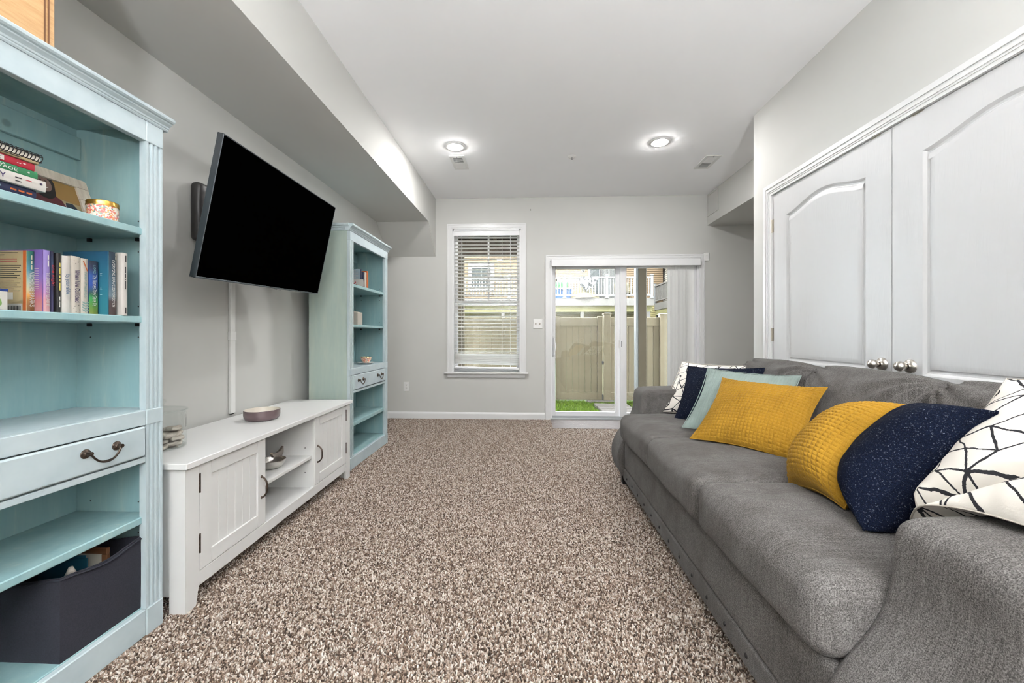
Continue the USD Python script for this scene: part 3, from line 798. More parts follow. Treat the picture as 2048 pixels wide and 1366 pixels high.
def bookcase(label, y0, X, Z):
    """painted bookcase, front plane at local x = 0, left side at local y = 0. Z: heights"""
    W, D, pw, st = .81, .325, .062, .020
    t = thing('bookcase', label, 'bookcase', (X, y0, 0))
    top, fb, ct = Z['crown'], Z['frieze0'], Z['frieze1']
    for s in (0, 1):
        a = 0 if s == 0 else W - st
        obj('side_panel', B(-D, -.02, a, a + st, 0, ct, .002), 'aqua_side_lit' if s == 0 else 'aqua_shaded', t)
    obj('back_panel', [B(-D + .012, -D + .022, st, W - st, .03, ct)], 'aqua_shaded', t)
    obj('nailing_rail', B(-D + .022, -D + .040, st, W - st, ct - .115, ct - .035, .002), 'aqua_shaded', t)
    obj('top_panel', B(-D + .001, -.026, .001, W - .001, ct - .004, ct + .010), 'aqua_shaded', t)
    # fluted pilasters in two lengths, with plain blocks at the counter and the plinth
    for s in (0, 1):
        a = 0 if s == 0 else W - pw
        for z0, z1 in ((.092, Z['c0']), (Z['c1'], fb)):
            fl = [(a, -.024), (a + pw, -.024), (a + pw, 0)]
            for k in range(3):
                c = a + pw - .014 - k * .017
                g = [(c + .005, 0), (c + .004, -.0035), (c + .0018, -.0062), (c - .0018, -.0062), (c - .004, -.0035), (c - .005, 0)]
                fl += g
            fl += [(a, 0)]
            m = prism(Polygon([(q, p) for p, q in fl]), z0, z1, 'xy')
            obj('pilaster', m, 'aqua_lit', t, 20)
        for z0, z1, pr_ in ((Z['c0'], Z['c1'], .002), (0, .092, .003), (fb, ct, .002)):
            obj('corner_block', B(-.0243, pr_, a - .001 * (1 - s), a + pw + .001 * s, z0 - .0002, z1 + .0002, .002), 'aqua_lit', t)
    obj('frieze', B(-.024, .0005, pw, W - pw, fb, ct, .0015), 'aqua_lit', t)
    h = top - ct
    cp = [(-.03, 0), (.003, 0), (.006, h * .10), (.006, h * .18), (.009, h * .22), (.010, h * .34), (.014, h * .42), (.020, h * .52), (.021, h * .60), (.028, h * .64), (.033, h * .74), (.034, h * .9), (.031, h), (-.03, h)]
    cm = [prism(Polygon([(x, ct + z) for x, z in cp]), -.018, W + .018, 'xz')]
    for s in (-1, 1):
        q = [(y if s > 0 else -y, ct + z) for y, z in cp]
        pr = prism(Polygon([((W if s > 0 else 0) + y, z) for y, z in q]), -D, .0, 'yz')
        cm.append(pr)
    obj('crown_moulding', cm, 'aqua_lit', t, 25)
    obj('counter', [B(-D + .023, -.0205, st + .0005, W - st - .0005, Z['c1'] - .022, Z['c1'], .0), B(-.021, .0, pw, W - pw, Z['c0'], Z['c1'] - .0003, .002)], 'aqua_lit', t)
    obj('drawer_rail', B(-.024, -.001, pw, W - pw, Z['r0'], Z['r1'], .0015), 'aqua_lit', t)
    obj('dust_panel', B(-D + .02, -.024, st, W - st, Z['r0'], Z['r1']), 'aqua_shaded', t)
    dr = obj('drawer', [B(-.020, .004, pw + .003, W - pw - .003, Z['r1'] + .005, Z['c0'] - .004, .005), B(-D + .05, -.02, pw + .01, W - pw - .01, Z['r1'] + .008, Z['c0'] - .012)], 'aqua_lit', t)
    zc = (Z['r1'] + Z['c0']) / 2 + .012
    bail(dr, .19, zc, .004)
    bail(dr, .60, zc, .004)
    obj('drawer_shadow_gap', B(-.019, -.0185, pw, W - pw, Z['r1'], Z['c0']), 'dark_slot', t)
    for z0, z1 in Z['shelves']:
        obj('shelf', B(-D + .024, -.016, st + .002, W - st - .002, z0, z1, .003), 'aqua_shaded', t)
        pins = []
        for yy in (st + .004, W - st - .004):
            for xx in (-.07, -.25):
                pins.append(B(xx - .006, xx + .006, yy - .005, yy + .005, z0 - .012, z0, .001))
        obj('shelf_pin', pins, 'black_metal', t)
        holes = []
        for yy in (st + .0003, W - st - .0003):
            for xx in (-.07, -.25):
                for dz in (-.05, .06):
                    holes.append(lathe([(0, .0004), (.0028, .0004), (.0028, 0), (0, 0)], 8, 'y' if yy < .4 else '-y', (xx, yy, z0 + dz)))
        obj('pin_hole', holes, 'dark_slot', t)
    obj('base_shelf', B(-D + .02, -.018, st, W - st, .074, .097, .002), 'aqua_shaded', t)
    obj('plinth', B(-.022, .0, pw, W - pw, 0, .092, .003), 'aqua_lit', t)
    return t


NX, NY = -1.329, .583
bookcase('tall light aqua painted bookcase at the left picture edge, nearest the camera', NY, NX,
         dict(crown=1.829, frieze0=1.716, frieze1=1.786, c0=.731, c1=.783, r0=.602, r1=.620, shelves=[(1.390, 1.415), (1.085, 1.108), (.386, .411)]))
FX, FY = -1.376, 3.012
bookcase('light aqua painted bookcase beyond the TV stand, by the back wall', FY, FX,
         dict(crown=1.897, frieze0=1.775, frieze1=1.845, c0=.730, c1=.783, r0=.587, r1=.606, shelves=[(1.424, 1.449), (1.104, 1.127), (.318, .350)]))

# wooden box on top of the near bookcase
wb = thing('wooden_box', 'orange oak box with dark grooves standing on the near bookcase', 'box', (-1.50, .90, 1.829))
obj('body', B(-.10, .10, -.22, .222, 0, .40, .003), 'oak_box', wb)
obj('edge_band', [B(.0995, .1015, yy, yy + .0035, .0, .40) for yy in (.194, .203, -.200, -.191)], 'dark_wood', wb)
obj('lid', B(-.105, .105, -.225, .227, .401, .425, .004), 'oak_box', wb)


# ---- books ---------------------------------------------------------
BK = 0


def stand_book(label, X, y0, y1, z0, z1, cover, spine, depth, title=None, group=None, round_spine=.003, tc='ink_white', th=.008, tz=(.1, .9), extras=(), front=None):
    """a book standing upright, spine towards +x; parts: cover, pages, spine print, lettering"""
    w = y1 - y0
    t = thing('book', label, 'book', (X, (y0 + y1) / 2, z0), group=group)
    h, hw = z1 - z0, w / 2
    sp = [(-.004, -hw), (-.0005, -hw + .001), (round_spine * .6, -hw * .5), (round_spine * .7, 0), (round_spine * .6, hw * .5), (-.0005, hw - .001), (-.004, hw)]
    obj('cover', [B(-depth, -.001, -hw, -hw + .0016, 0, h, .0004), B(-depth, -.001, hw - .0016, hw, 0, h, .0004), prism(Polygon(sp), 0, h, 'xy')], cover, t, 40)
    obj('pages', B(-depth + .003, -.004, -hw + .0016, hw - .0016, .002, h - .003), 'paper', t)
    spo = [(x + .0006, y) for x, y in sp[1:-1]]
    if spine:
        obj('spine_print', prism(Polygon(spo + [(x - .0004, y) for x, y in sp[1:-1]][::-1]), .0, h, 'xy'), spine, t, 40)
    if front:
        obj('cover_print', B(-depth + .0004, -.002, -hw - .0005, -hw, .0, h), front, t)
    xo = round_spine * .7 + .0008
    if title:
        L = h * (tz[1] - tz[0])
        m = text(title, th, (xo, -th * .38, h * tz[1]), (0, 0, -1), (0, 1, 0), L)
        obj('title_lettering', m, tc, t, False)
    for s, hh, off, a, b, c in extras:
        m = text(s, hh, (xo, off, h * b), (0, 0, -1), (0, 1, 0), h * (b - a))
        obj('lettering', m, c, t, False)
    return t


for nm, c in dict(ink_white=(.80, .78, .74), ink_black=(.03, .03, .035), ink_red=(.55, .05, .07), ink_yellow=(.75, .62, .15), ink_blue=(.08, .18, .33), ink_navy=(.05, .03, .12), ink_cream=(.78, .70, .5), ink_teal=(.25, .45, .42),
                  cov_tan=(.55, .43, .24), cov_purple=(.13, .06, .26), cov_navy=(.025, .03, .075), cov_black=(.018, .017, .018), cov_white=(.72, .68, .63), cov_ivory=(.66, .60, .52), cov_teal=(.02, .13, .2), cov_blue=(.02, .05, .22),
                  cov_red=(.45, .02, .04), cov_green=(.035, .22, .09), cov_crimson=(.32, .02, .03), cov_orange=(.62, .14, .03), cov_lblue=(.45, .58, .66), leaf_green=(.22, .36, .10), jade=(.28, .46, .42), skin=(.27, .17, .145), hair=(.035, .028, .026), maroon=(.14, .035, .04),
                  autumn=(.38, .22, .07), straw=(.45, .36, .2), grass_photo=(.16, .25, .05), road_photo=(.36, .32, .33), navy_photo=(.04, .05, .07)).items():
    plain(nm, tuple(v * .64 for v in c), 0.5, spec=0.3)
zramp('print_dawn', 0, .175, [(0, (.16, .06, .02)), (.2, (.32, .14, .03)), (.27, (.62, .28, .05)), (.36, (.50, .42, .25)), (.5, (.32, .42, .36)), (.68, (.06, .22, .28)), (.85, (.02, .13, .13)), (1, (.02, .14, .10))])
zramp('print_dusk', 0, .18, [(0, (.56, .26, .25)), (.18, (.50, .17, .18)), (.3, (.42, .13, .28)), (.55, (.22, .13, .40)), (1, (.17, .10, .36))])
zramp('print_dusk_pale', 0, .18, [(0, (.62, .33, .34)), (.2, (.58, .25, .28)), (.32, (.45, .23, .45)), (.6, (.30, .22, .52)), (1, (.27, .2, .5))])
zramp('print_night', 0, .175, [(0, (.06, .05, .12)), (.4, (.03, .03, .09)), (.75, (.03, .06, .12)), (1, (.02, .02, .06))])
zramp('print_meadow', 0, .17, [(0, (.20, .25, .04)), (.12, (.12, .24, .04)), (.3, (.04, .30, .08)), (.4, (.02, .08, .06)), (.55, (.02, .06, .30)), (.72, (.02, .09, .32)), (.85, (.02, .03, .08)), (1, (.02, .03, .05))])
zramp('print_sea', 0, .205, [(0, (.05, .03, .03)), (.22, (.05, .035, .035)), (.3, (.14, .2, .24)), (.45, (.07, .13, .18)), (.8, (.02, .05, .08)), (1, (.015, .03, .05))])
zramp('print_teal', 0, .205, [(0, (.03, .2, .26)), (.4, (.02, .16, .23)), (1, (.015, .08, .16))])
S2 = 1.108
GB = None
b = stand_book('paperback with tan back cover and a teal to amber spine with white capitals', -1.42, 1.069, 1.088, S2, 1.282, 'cov_tan', 'print_dawn', .115, 'NICHOLAS SPARKS', th=.0105, tz=(.09, .66), extras=[('|3 2 3', .005, -.002, .70, .93, 'ink_cream')])
# its back cover faces the camera: an amber edge, blurb lines, sticker and barcode
hw = .0095
obj('cover_edge', B(-.010, -.001, -hw - .0004, -hw, 0, .174), 'cov_orange', b)
ln = [B(-.105 + r_, -.016 - q_, -hw - .0006, -hw - .0001, z - .0007, z + .0007) for z, r_, q_ in [(.168, .0, .01), (.162, .02, .05), (.132, .0, 0)] + [(.126 - k * .0055, .002, (.004, .012, 0, .02)[k % 4]) for k in range(13)]]
obj('blurb_lines', ln, 'ink_black', b, False)
obj('blurb_heading', [B(-.095, -.028, -hw - .0006, -hw - .0001, z - .0011, z + .0011) for z in (.150, .144)], 'ink_red', b, False)
bars = [B(x, x + w_, -hw - .0008, -hw - .0004, .004, .018) for x, w_ in zip(np.linspace(-.066, -.018, 22), np.random.default_rng(2).uniform(.0006, .0018, 22))]
bc = obj('barcode_panel', B(-.070, -.012, -hw - .0006, -hw - .0001, .001, .024), 'cov_white', b)
obj('bars', bars, 'ink_black', bc, False)
obj('sticker', B(-.072, -.040, -hw - .0006, -hw - .0001, .036, .056), 'cov_white', b)
b = stand_book('paperback fading from violet to coral, second from the tan-backed one', -1.395, 1.088, 1.1055, S2, 1.288, 'cov_purple', 'print_dusk_pale', .13, 'THE SUMMER AFTER YOU AND ME', th=.008, tz=(.1, .64), extras=[('|5 7', .0045, .000, .74, .92, 'ink_white')], front='print_dusk')
obj('cover_lines', [B(-.030, -.012, -.0095, -.0092, z - .0006, z + .0006) for z in np.linspace(.062, .125, 11)], 'ink_cream', b, False)
b = stand_book('slim midnight navy paperback with red lettering, right of the violet one', -1.395, 1.106, 1.1135, S2, 1.287, 'cov_navy', 'print_night', .125, 'one night', tc='ink_red', th=.007, tz=(.44, .78))
b = stand_book('black paperback with yellow lettering on the second shelf', -1.388, 1.1155, 1.1265, S2, 1.284, 'cov_black', None, .12, '|3 5 2 2 6', tc='ink_yellow', th=.0055, tz=(.38, .84), extras=[('|4 6', .004, -.002, .1, .27, 'ink_white')])
b = stand_book('pale lilac-white paperback with blue handwriting on its spine', -1.385, 1.1275, 1.1505, S2, 1.279, 'cov_white', None, .125, 'by your side', tc='ink_blue', th=.010, tz=(.34, .68))
b = stand_book('cream paperback with a large dark purple handwritten title', -1.385, 1.151, 1.1755, S2, 1.283, 'cov_ivory', None, .125, 'When We Collided', tc='ink_navy', th=.0115, tz=(.20, .76))
obj('specks', [B(.0026, .0036, y, y + .002, z, z + .0014) for y, z in [(-.008, .160), (-.004, .152), (.003, .157), (-.006, .022), (.004, .026), (-.009, .016), (.006, .012), (-.003, .006)]], 'ink_black', b, False)
b = stand_book('cream paperback with green chevrons and a pencil on its spine', -1.385, 1.1765, 1.1975, S2, 1.281, 'cov_ivory', None, .125, 'the start of me and you', tc='ink_teal', th=.006, tz=(.28, .76))
obj('chevrons', [frame_map(prism(Polygon([(-.0085, 0), (0, -.005), (.0085, 0), (.0085, .0034), (0, -.0016), (-.0085, .0034)]), 0, .0008, 'xy'), (.0028, 0, z), (0, 1, 0), (0, 0, 1), (1, 0, 0)) for z in (.012, .020, .028, .036)], 'jade', b, False)
obj('pencil', frame_map(prism(Polygon([(-.007, .030), (-.005, .031), (.006, .002), (.005, 0), (.004, .001)]), 0, .0008, 'xy'), (.0028, 0, .134), (0, 1, 0), (0, 0, 1), (1, 0, 0)), 'cov_orange', b, False)
b = stand_book('blue and meadow green paperback with white script on its spine', -1.385, 1.198, 1.2265, S2, 1.278, 'cov_blue', 'print_meadow', .125, 'The Names They Gave Us', th=.0115, tz=(.16, .74), extras=[('LORD', .006, -.002, .76, .92, 'ink_teal')])
b = stand_book('tall dark teal hardback with spaced white capitals on its spine', -1.356, 1.2315, 1.2565, S2, 1.313, 'cov_teal', 'print_sea', .155, 'EVERYONE BRAVE IS FORGIVEN', th=.0075, tz=(.13, .87), extras=[('|5 6', .003, .006, .88, .985, 'ink_cream')], front='print_teal')
obj('gull_marks', [B(-.028, -.021, -.0135, -.0130, z, z + .0012) for z in (.064, .082, .126, .133)] + [B(-.026, -.0245, -.0135, -.0130, z, z + .006) for z in (.082, .128)], 'ink_white', b, False)
b = stand_book('tall cream hardback with dark lettering, last book on the second shelf', -1.345, 1.263, 1.2825, S2, 1.315, 'cov_white', None, .15, '|6 4 1 8', tc='ink_black', th=.004, tz=(.42, .78), extras=[('|5', .006, -.002, .86, .96, 'ink_black'), ('|5', .006, -.002, .03, .13, 'ink_black')])

bx = thing('tissue_box', 'small white box with blue rim and green leaf on the second shelf', 'box', (-1.43, .965, S2))
obj('carton', B(-.05, .03, -.06, .05, 0, .058, .002), 'cov_white', bx)
obj('blue_band', [B(-.0505, .0305, -.0605, .0505, .051, .0585, .001), B(-.0505, .0305, -.0605, .0505, 0, .003)], 'cov_blue', bx)
lf = lambda c, a, b_: Polygon([(c[0] + a * math.cos(u) * (1 - .25 * math.sin(u)), c[1] + b_ * math.sin(u)) for u in np.linspace(0, 6.1, 16)])
obj('leaf_print', [frame_map(prism(lf((0, 0), .006, .016), 0, .0008, 'xy'), (.0302, .028, .028), (0, .94, .34), (0, -.34, .94), (1, 0, 0)), frame_map(prism(lf((0, 0), .005, .012), 0, .0008, 'xy'), (.0302, .006, .024), (0, 1, -.2), (0, .2, 1), (1, 0, 0))], 'leaf_green', bx, False)


def flat_book(label, X, y1, z0, z1, length, depth, cover, title=None, tc='ink_white', th=.01, span=(.1, .9), extras=(), pages='paper', group=None):
    """a book lying flat, spine towards +x, right end at y1"""
    t = thing('book', label, 'book', (X, y1 - length / 2, z0), group=group)
    h, L = z1 - z0, length / 2
    sp = [(-.006, 0), (0, .0006), (.0018, h * .3), (.0018, h * .7), (0, h - .0006), (-.006, h)]
    obj('cover', [B(-depth, -.003, -L, L, 0, .0016, .0005), B(-depth, -.003, -L, L, h - .0016, h, .0005), prism(Polygon(sp), -L, L, 'xz')], cover, t, 40)
    obj('pages', B(-depth + .003, -.006, -L + .003, L - .003, .0016, h - .0016), pages, t)
    if title:
        obj('title_lettering', text(title, th, (.0022, -L + span[0] * length, (h - th) / 2), (0, 1, 0), (0, 0, 1), length * (span[1] - span[0])), tc, t, False)
    for s, hh, zz, a, b_, c in extras:
        obj('lettering', text(s, hh, (.0022, -L + a * length, zz), (0, 1, 0), (0, 0, 1), length * (b_ - a)), c, t, False)
    return t


S1 = 1.415
flat_book('thin crimson book at the bottom of the stack on the top shelf', -1.385, 1.058, S1, S1 + .008, .20, .14, 'cov_crimson')
flat_book('dark blue patterned book lying under the thick white book', -1.378, 1.058, S1 + .008, S1 + .031, .20, .14, 'cov_navy', '|5 7', 'cov_lblue', .008, (.05, .62), [('|2 2 2', .008, .006, .72, .95, 'cov_orange')])
flat_book('thick white book with blue capitals, jutting out of the flat stack', -1.368, 1.073, S1 + .031, S1 + .061, .22, .15, 'cov_white', 'ANATOMY', 'ink_navy', .013, (.18, .60), [('|4', .006, .017, .02, .16, 'ink_black'), ('|3', .004, .016, .69, .75, 'ink_black'), ('|3', .004, .007, .69, .75, 'ink_black'), ('|3', .004, .016, .79, .85, 'ink_red'), ('*', .012, .010, .93, .96, 'ink_navy')])
flat_book('green book lying right under the bright red one', -1.380, 1.063, S1 + .061, S1 + .084, .205, .145, 'cov_green', 'GOODAVAGE', 'ink_white', .008, (.30, .78), [('MARIA', .0055, .0145, .46, .66, 'ink_white'), ('*', .008, .008, .88, .91, 'ink_white')])
rb = flat_book('bright red book with a white panel, third from the top of the stack', -1.382, 1.058, S1 + .084, S1 + .105, .20, .145, 'cov_red', None, extras=[('~*', .008, .006, .80, .90, 'ink_white')])
obj('spine_panel', B(.0019, .0024, -.08, .034, .004, .017), 'cov_white', rb)
obj('spine_lines', [B(.0024, .0027, -.078, .028 - .006 * (k % 2), .0055 + k * .0032, .0066 + k * .0032) for k in range(4)], 'ink_black', rb, False)
flat_book('thin tan paperback right under the spiral notebook', -1.378, 1.064, S1 + .105, S1 + .114, .205, .14, 'cov_tan', '|4 3 5', 'ink_black', .004, (.2, .8))
nb = thing('spiral_notebook', 'black wire spiral notebook on top of the book stack', 'notebook', (-1.375, .965, S1 + .114))
obj('pages', B(-.15, -.008, -.10, .108, .002, .016), 'paper', nb)
obj('cover', [B(-.15, -.004, -.10, .109, 0, .002), B(-.15, -.004, -.10, .109, .016, .018)], 'cov_black', nb)
for k in range(26):
    y = -.098 + k * .0080
    a = np.linspace(0, 2 * np.pi, 13)[:-1]
    obj('wire_ring', tube(np.column_stack([-.004 + .0105 * np.cos(a), y + .0012 * np.sin(a), .009 + .0115 * np.sin(a)]), .0011, 5, True), 'black_metal', nb, 40)

# framed photograph leaning on the back panel
pf = thing('photo_frame', 'whitewashed wood frame holding a photograph of a person outdoors', 'picture frame', basis=((.94, 0, .342), (0, 1, 0), (-.342, 0, .94)), loc=(-1.548, 1.215, S1))
fw, fh = .158, .185
slats = [Polygon([(-fw, 0), (fw, 0), (fw, .028), (-fw, .028)]), Polygon([(-fw, fh - .034), (fw, fh - .034), (fw, fh - .006), (fw - .006, fh), (-fw + .006, fh), (-fw, fh - .006)])]
obj('rail', [prism(s, 0, .014, 'yz') for s in slats], 'whitewashed', pf)
for s in (-1, 1):
    for z0, z1 in ((.0285, .062), (.063, .105), (.106, fh - .0345)):
        obj('stile', B(0, .0135, s * fw, s * (fw - .040), z0, z1, .0008), 'whitewashed', pf)
ph = obj('photograph', B(.004, .006, -.119, .119, .027, fh - .033), 'straw', pf)


def pp(poly, x, material, nm):
    obj(nm, prism(Polygon(poly), x, x + .0004, 'yz'), material, ph, False)


pp([(-.119, .027), (.119, .027), (.119, .062), (.03, .075), (-.119, .08)], .0060, 'grass_photo', 'lawn_print')
pp([(-.01, .070), (.119, .048), (.119, .060), (.02, .082), (-.05, .088)], .0064, 'road_photo', 'path_print')
pp([(.0, .092), (.119, .080), (.119, fh - .033), (.02, fh - .033)], .0064, 'autumn', 'tree_print')
pp([(-.119, .125), (-.02, .118), (.01, fh - .033), (-.119, fh - .033)], .0064, 'autumn', 'tree_print')
pp([(y + .062, z + .014) for y, z in [(-.095, .013), (-.08, .066), (-.06, .082), (-.020, .082), (.0, .066), (.012, .027)]], .0068, 'maroon', 'sweater_print')
th_ = np.linspace(0, 2 * np.pi, 22)[:-1]
pp([(y * 1.12 + .067, (z - .03) * 1.12 + .046) for y, z in [(-.042 + .030 * math.cos(a), .108 + .036 * math.sin(a) - (.016 if math.sin(a) < -.3 else 0)) for a in th_]], .0071, 'hair', 'hair_print')
pp([(y * 1.12 + .067, (z - .03) * 1.12 + .046) for y, z in [(-.039 + .0185 * math.cos(a), .104 + .025 * math.sin(a)) for a in th_]], .0074, 'skin', 'face_print')
pp([(y * 1.12 + .067, (z - .03) * 1.12 + .046) for y, z in [(-.048, .114), (-.043, .1155), (-.043, .112), (-.048, .111)]], .0077, 'hair', 'eye_print')
pp([(y * 1.12 + .067, (z - .03) * 1.12 + .046) for y, z in [(-.035, .1155), (-.030, .114), (-.030, .111), (-.035, .112)]], .0077, 'hair', 'eye_print')
pp([(y * 1.12 + .067, (z - .03) * 1.12 + .046) for y, z in [(-.046, .092), (-.039, .089), (-.031, .092), (-.039, .094)]], .0077, 'cov_white', 'smile_print')
pp([(y * 1.12 + .067, (z - .03) * 1.12 + .046) for y, z in [(.0, .03), (.004, .058), (.022, .060), (.032, .045), (.03, .03)]], .0071, 'navy_photo', 'dog_print')
# candle tin
mat('floral_print', {'tc': ('texture_coordinate', {}), 'v': ('voronoi_texture', {'scale': 230.0, 'randomness': 1.0}), 's': ('separate_color', {}),
                     'r': ('rgb_ramp', {'interpolate': False, 'ramp': [(0, (.62, .12, .10)), (.16, (.72, .33, .12)), (.3, (.70, .64, .55)), (.62, (.66, .25, .22)), (.72, (.16, .28, .24)), (.80, (.74, .68, .6)), (1, (.74, .68, .6))]}),
                     'p': ('principled_bsdf', {'roughness': .35})}, [('tc.object', 'v.vector'), ('v.color', 's.color'), ('s.r', 'r.fac'), ('r.color', 'p.base_color')])
tn = thing('candle_tin', 'small round floral tin with a gold lid beside the photo frame', 'tin', (-1.405, 1.258, S1))
obj('body', lathe([(0, 0), (.037, 0), (.0385, .002), (.0385, .050), (0, .050)], 36), 'floral_print', tn, 40)
obj('lid', lathe([(0, .066), (.034, .066), (.0375, .065), (.0395, .062), (.0395, .052), (.0405, .051), (.0405, .049), (.0385, .0485)], 36), 'gold_lid', tn, 40)

# fabric bin on the bottom shelf with its contents
bn = thing('storage_bin', 'dark navy fabric bin on the bottom shelf of the near bookcase', 'storage bin', (-1.478, 1.215, .097))
hx, hy, hh = .130, .124, .245


def binwall():
    n = 14
    pts = []
    per = [(-hx, -hy), (hx, -hy), (hx, hy), (-hx, hy)]
    ms = []
    for k in range(4):
        a, b_ = np.array(per[k]), np.array(per[(k + 1) % 4])
        d = (b_ - a) / np.linalg.norm(b_ - a); nrm = np.array([d[1], -d[0]])
        t = np.linspace(0, 1, n + 1)
        zs = np.linspace(0, 1, 7)
        O, I = [], []
        for z in zs:
            for tt in t:
                sag = .016 * math.sin(math.pi * tt) ** 2 * z
                bulge = .007 * math.sin(math.pi * tt) * math.sin(math.pi * min(z, .9))
                p = a + (b_ - a) * tt + nrm * bulge
                O.append((p[0], p[1], z * (hh - sag)))
                q = p - nrm * .005
                I.append((q[0], q[1], z * (hh - sag)))
        N = n + 1
        v = np.array(O + I); f = []
        nz = len(zs)
        for i in range(nz - 1):
            for j in range(n):
                q = (i * N + j, i * N + j + 1, (i + 1) * N + j + 1, (i + 1) * N + j)
                f += [(q[0], q[1], q[2]), (q[0], q[2], q[3])]
                q = [x + nz * N for x in q]
                f += [(q[0], q[2], q[1]), (q[0], q[3], q[2])]
        for j in range(n):
            a0, b0 = (nz - 1) * N + j, (nz - 1) * N + j + 1
            f += [(a0, b0, b0 + nz * N), (a0, b0 + nz * N, a0 + nz * N)]
        ms.append(trimesh.Trimesh(v, np.array(f), process=False))
    return ms


obj('fabric_wall', binwall(), 'bin_fabric', bn, 40)
obj('base', B(-hx + .004, hx - .004, -hy + .004, hy - .004, 0, .006), 'bin_fabric', bn)
tt = np.linspace(0, 1, 15)
rim = [(hx + .007 * math.sin(math.pi * t), -hy + 2 * hy * t, hh - .016 * math.sin(math.pi * t) ** 2 - .006) for t in tt] + [(hx - 2 * hx * t, hy + .007 * math.sin(math.pi * t), hh - .016 * math.sin(math.pi * t) ** 2 - .006) for t in tt[1:]] \
    + [(-hx - .007 * math.sin(math.pi * t), hy - 2 * hy * t, hh - .016 * math.sin(math.pi * t) ** 2 - .006) for t in tt[1:]] + [(-hx + 2 * hx * t, -hy - .007 * math.sin(math.pi * t), hh - .016 * math.sin(math.pi * t) ** 2 - .006) for t in tt[1:-1]]
obj('rim_piping', tube(rim, .0034, 6, True), 'bin_fabric', bn, 40)
bm = thing('folder', 'teal folder standing in the navy fabric bin', 'folder', (-1.50, 1.23, .105))
obj('leaves', [move(B(-.085, .07, -.002, .001, 0, .215), rz=4), move(B(-.085, .06, .004, .006, 0, .222), rz=3)], 'cov_teal', bm)
fm = thing('small_frame', 'red-brown wooden frame tucked in the navy fabric bin', 'picture frame', (-1.47, 1.275, .105))
obj('frame', [B(-.08, .06, 0, .012, .205, .226, .002), B(-.08, -.06, 0, .012, 0, .205, .002), B(.04, .06, 0, .012, 0, .205, .002)], 'dark_wood', fm)
obj('mount', B(-.06, .04, .004, .008, 0, .205), 'paper', fm)
pq = thing('paper_wad', 'crumpled grey paper sticking up in the navy fabric bin', 'paper', (-1.41, 1.17, .105))
obj('sheet', wobble(lathe([(.03, 0), (.026, .10), (.014, .2), (.006, .226), (0, .226)], 12), .004, 30, 4), 'stone', pq)

# ---- things on the far bookcase -----------------------------------------
F1, F2, F3 = 1.449, 1.127, .783
b = stand_book('large pale blue hardback facing the camera on the far bookcase', -1.425, 3.318, 3.345, F1, 1.600, 'cov_navy', None, .15, None, front='cov_lblue')
obj('cover_text', [B(-.13, -.02 - .02 * (k % 3 == 2), -.0145, -.0138, .035 + k * .009, .0375 + k * .009) for k in range(12)], 'cov_white', b, False)
stand_book('slim dark blue book with white marks on the far bookcase', -1.42, 3.352, 3.392, F1, 1.582, 'cov_navy', None, .12, '|4 3', th=.010, tz=(.2, .85))
stand_book('cream book between the dark blue and the orange-red book', -1.42, 3.394, 3.432, F1, 1.585, 'cov_ivory', None, .12, '|5', tc='ink_teal', th=.009, tz=(.3, .7))
stand_book('narrow orange-red book on the far bookcase', -1.42, 3.436, 3.466, F1, 1.602, 'cov_orange', None, .12, None)
stand_book('short straw-yellow book, last in the far bookcase row', -1.43, 3.470, 3.492, F1, 1.560, 'straw', None, .12, None)
cd = thing('note_card', 'white folded card with red dots before the pale blue book', 'card', (-1.43, 3.270, F1))
obj('card', [move(B(-.045, .045, -.001, .001, 0, .06), rx=-12), move(B(-.045, .045, -.001, .001, 0, .06), (0, .024, 0), rx=12)], 'cov_white', cd)
obj('dots', [move(lathe([(0, .0004), (.006, .0004), (.006, 0), (0, 0)], 10, '-y', (x, -.001, z)), rx=-12) for x, z in ((-.03, .02), (-.012, .012), (-.022, .034))], 'ink_red', cd, False)
rt = thing('red_canister', 'little red canister at the left of the far top shelf', 'canister', (-1.47, 3.16, F1))
obj('body', lathe([(0, 0), (.022, 0), (.024, .003), (.024, .085), (0, .085)], 20), 'cov_white', rt, 40)
obj('lid', lathe([(0, .125), (.02, .124), (.0255, .118), (.0255, .085), (0, .085)], 20), 'cov_red', rt, 40)
cn = thing('pillar_candle', 'square cream block candle on the far bookcase', 'candle', (-1.508, 3.39, F2))
m = superbox(.050, .05, .058, .008, 8); m.apply_translation((0, 0, .058)); v = np.array(m.vertices); v[:, 2] += np.where(v[:, 2] > .1, .004 * np.cos(v[:, 0] * 60), 0); m.vertices = v
obj('wax', m, 'cov_ivory', cn, 50)
obj('wick', tube([(0, 0, .110), (.001, 0, .122), (.003, .001, .128)], .0012, 5), 'ink_black', cn)
tc_ = thing('saucer', 'white china saucer under the floral teacup', 'saucer', (-1.452, 3.50, F3))
obj('dish', lathe([(0, .004), (.022, .0035), (.026, .006), (.050, .010), (.072, .016), (.074, .0175), (.071, .0165), (.048, .0085), (.026, .0025), (.024, 0), (0, 0)], 40), 'plate_white', tc_, 40)
tcup = thing('teacup', 'floral china teacup with gold rim on the far bookcase counter', 'teacup', (-1.452, 3.50, F3 + .0045))
obj('bowl', lathe([(0, .002), (.020, 0), (.021, .006), (.030, .014), (.040, .030), (.046, .052), (.0475, .061), (.0455, .061), (.038, .034), (.026, .016), (0, .012)], 36), 'floral_print', tcup, 40)
obj('gold_rim', lathe([(.0452, .0605), (.0465, .0622), (.0480, .0605), (.0465, .059), (.0452, .0605)], 36), 'gold_lid', tcup, 40)
a = np.linspace(-1.25, 1.3, 13)
obj('cup_handle', tube(np.column_stack([np.zeros(13), .036 + .032 * np.cos(a) + .004, .034 + .020 * np.sin(a)]), .0034, 7), 'plate_white', tcup, 40)
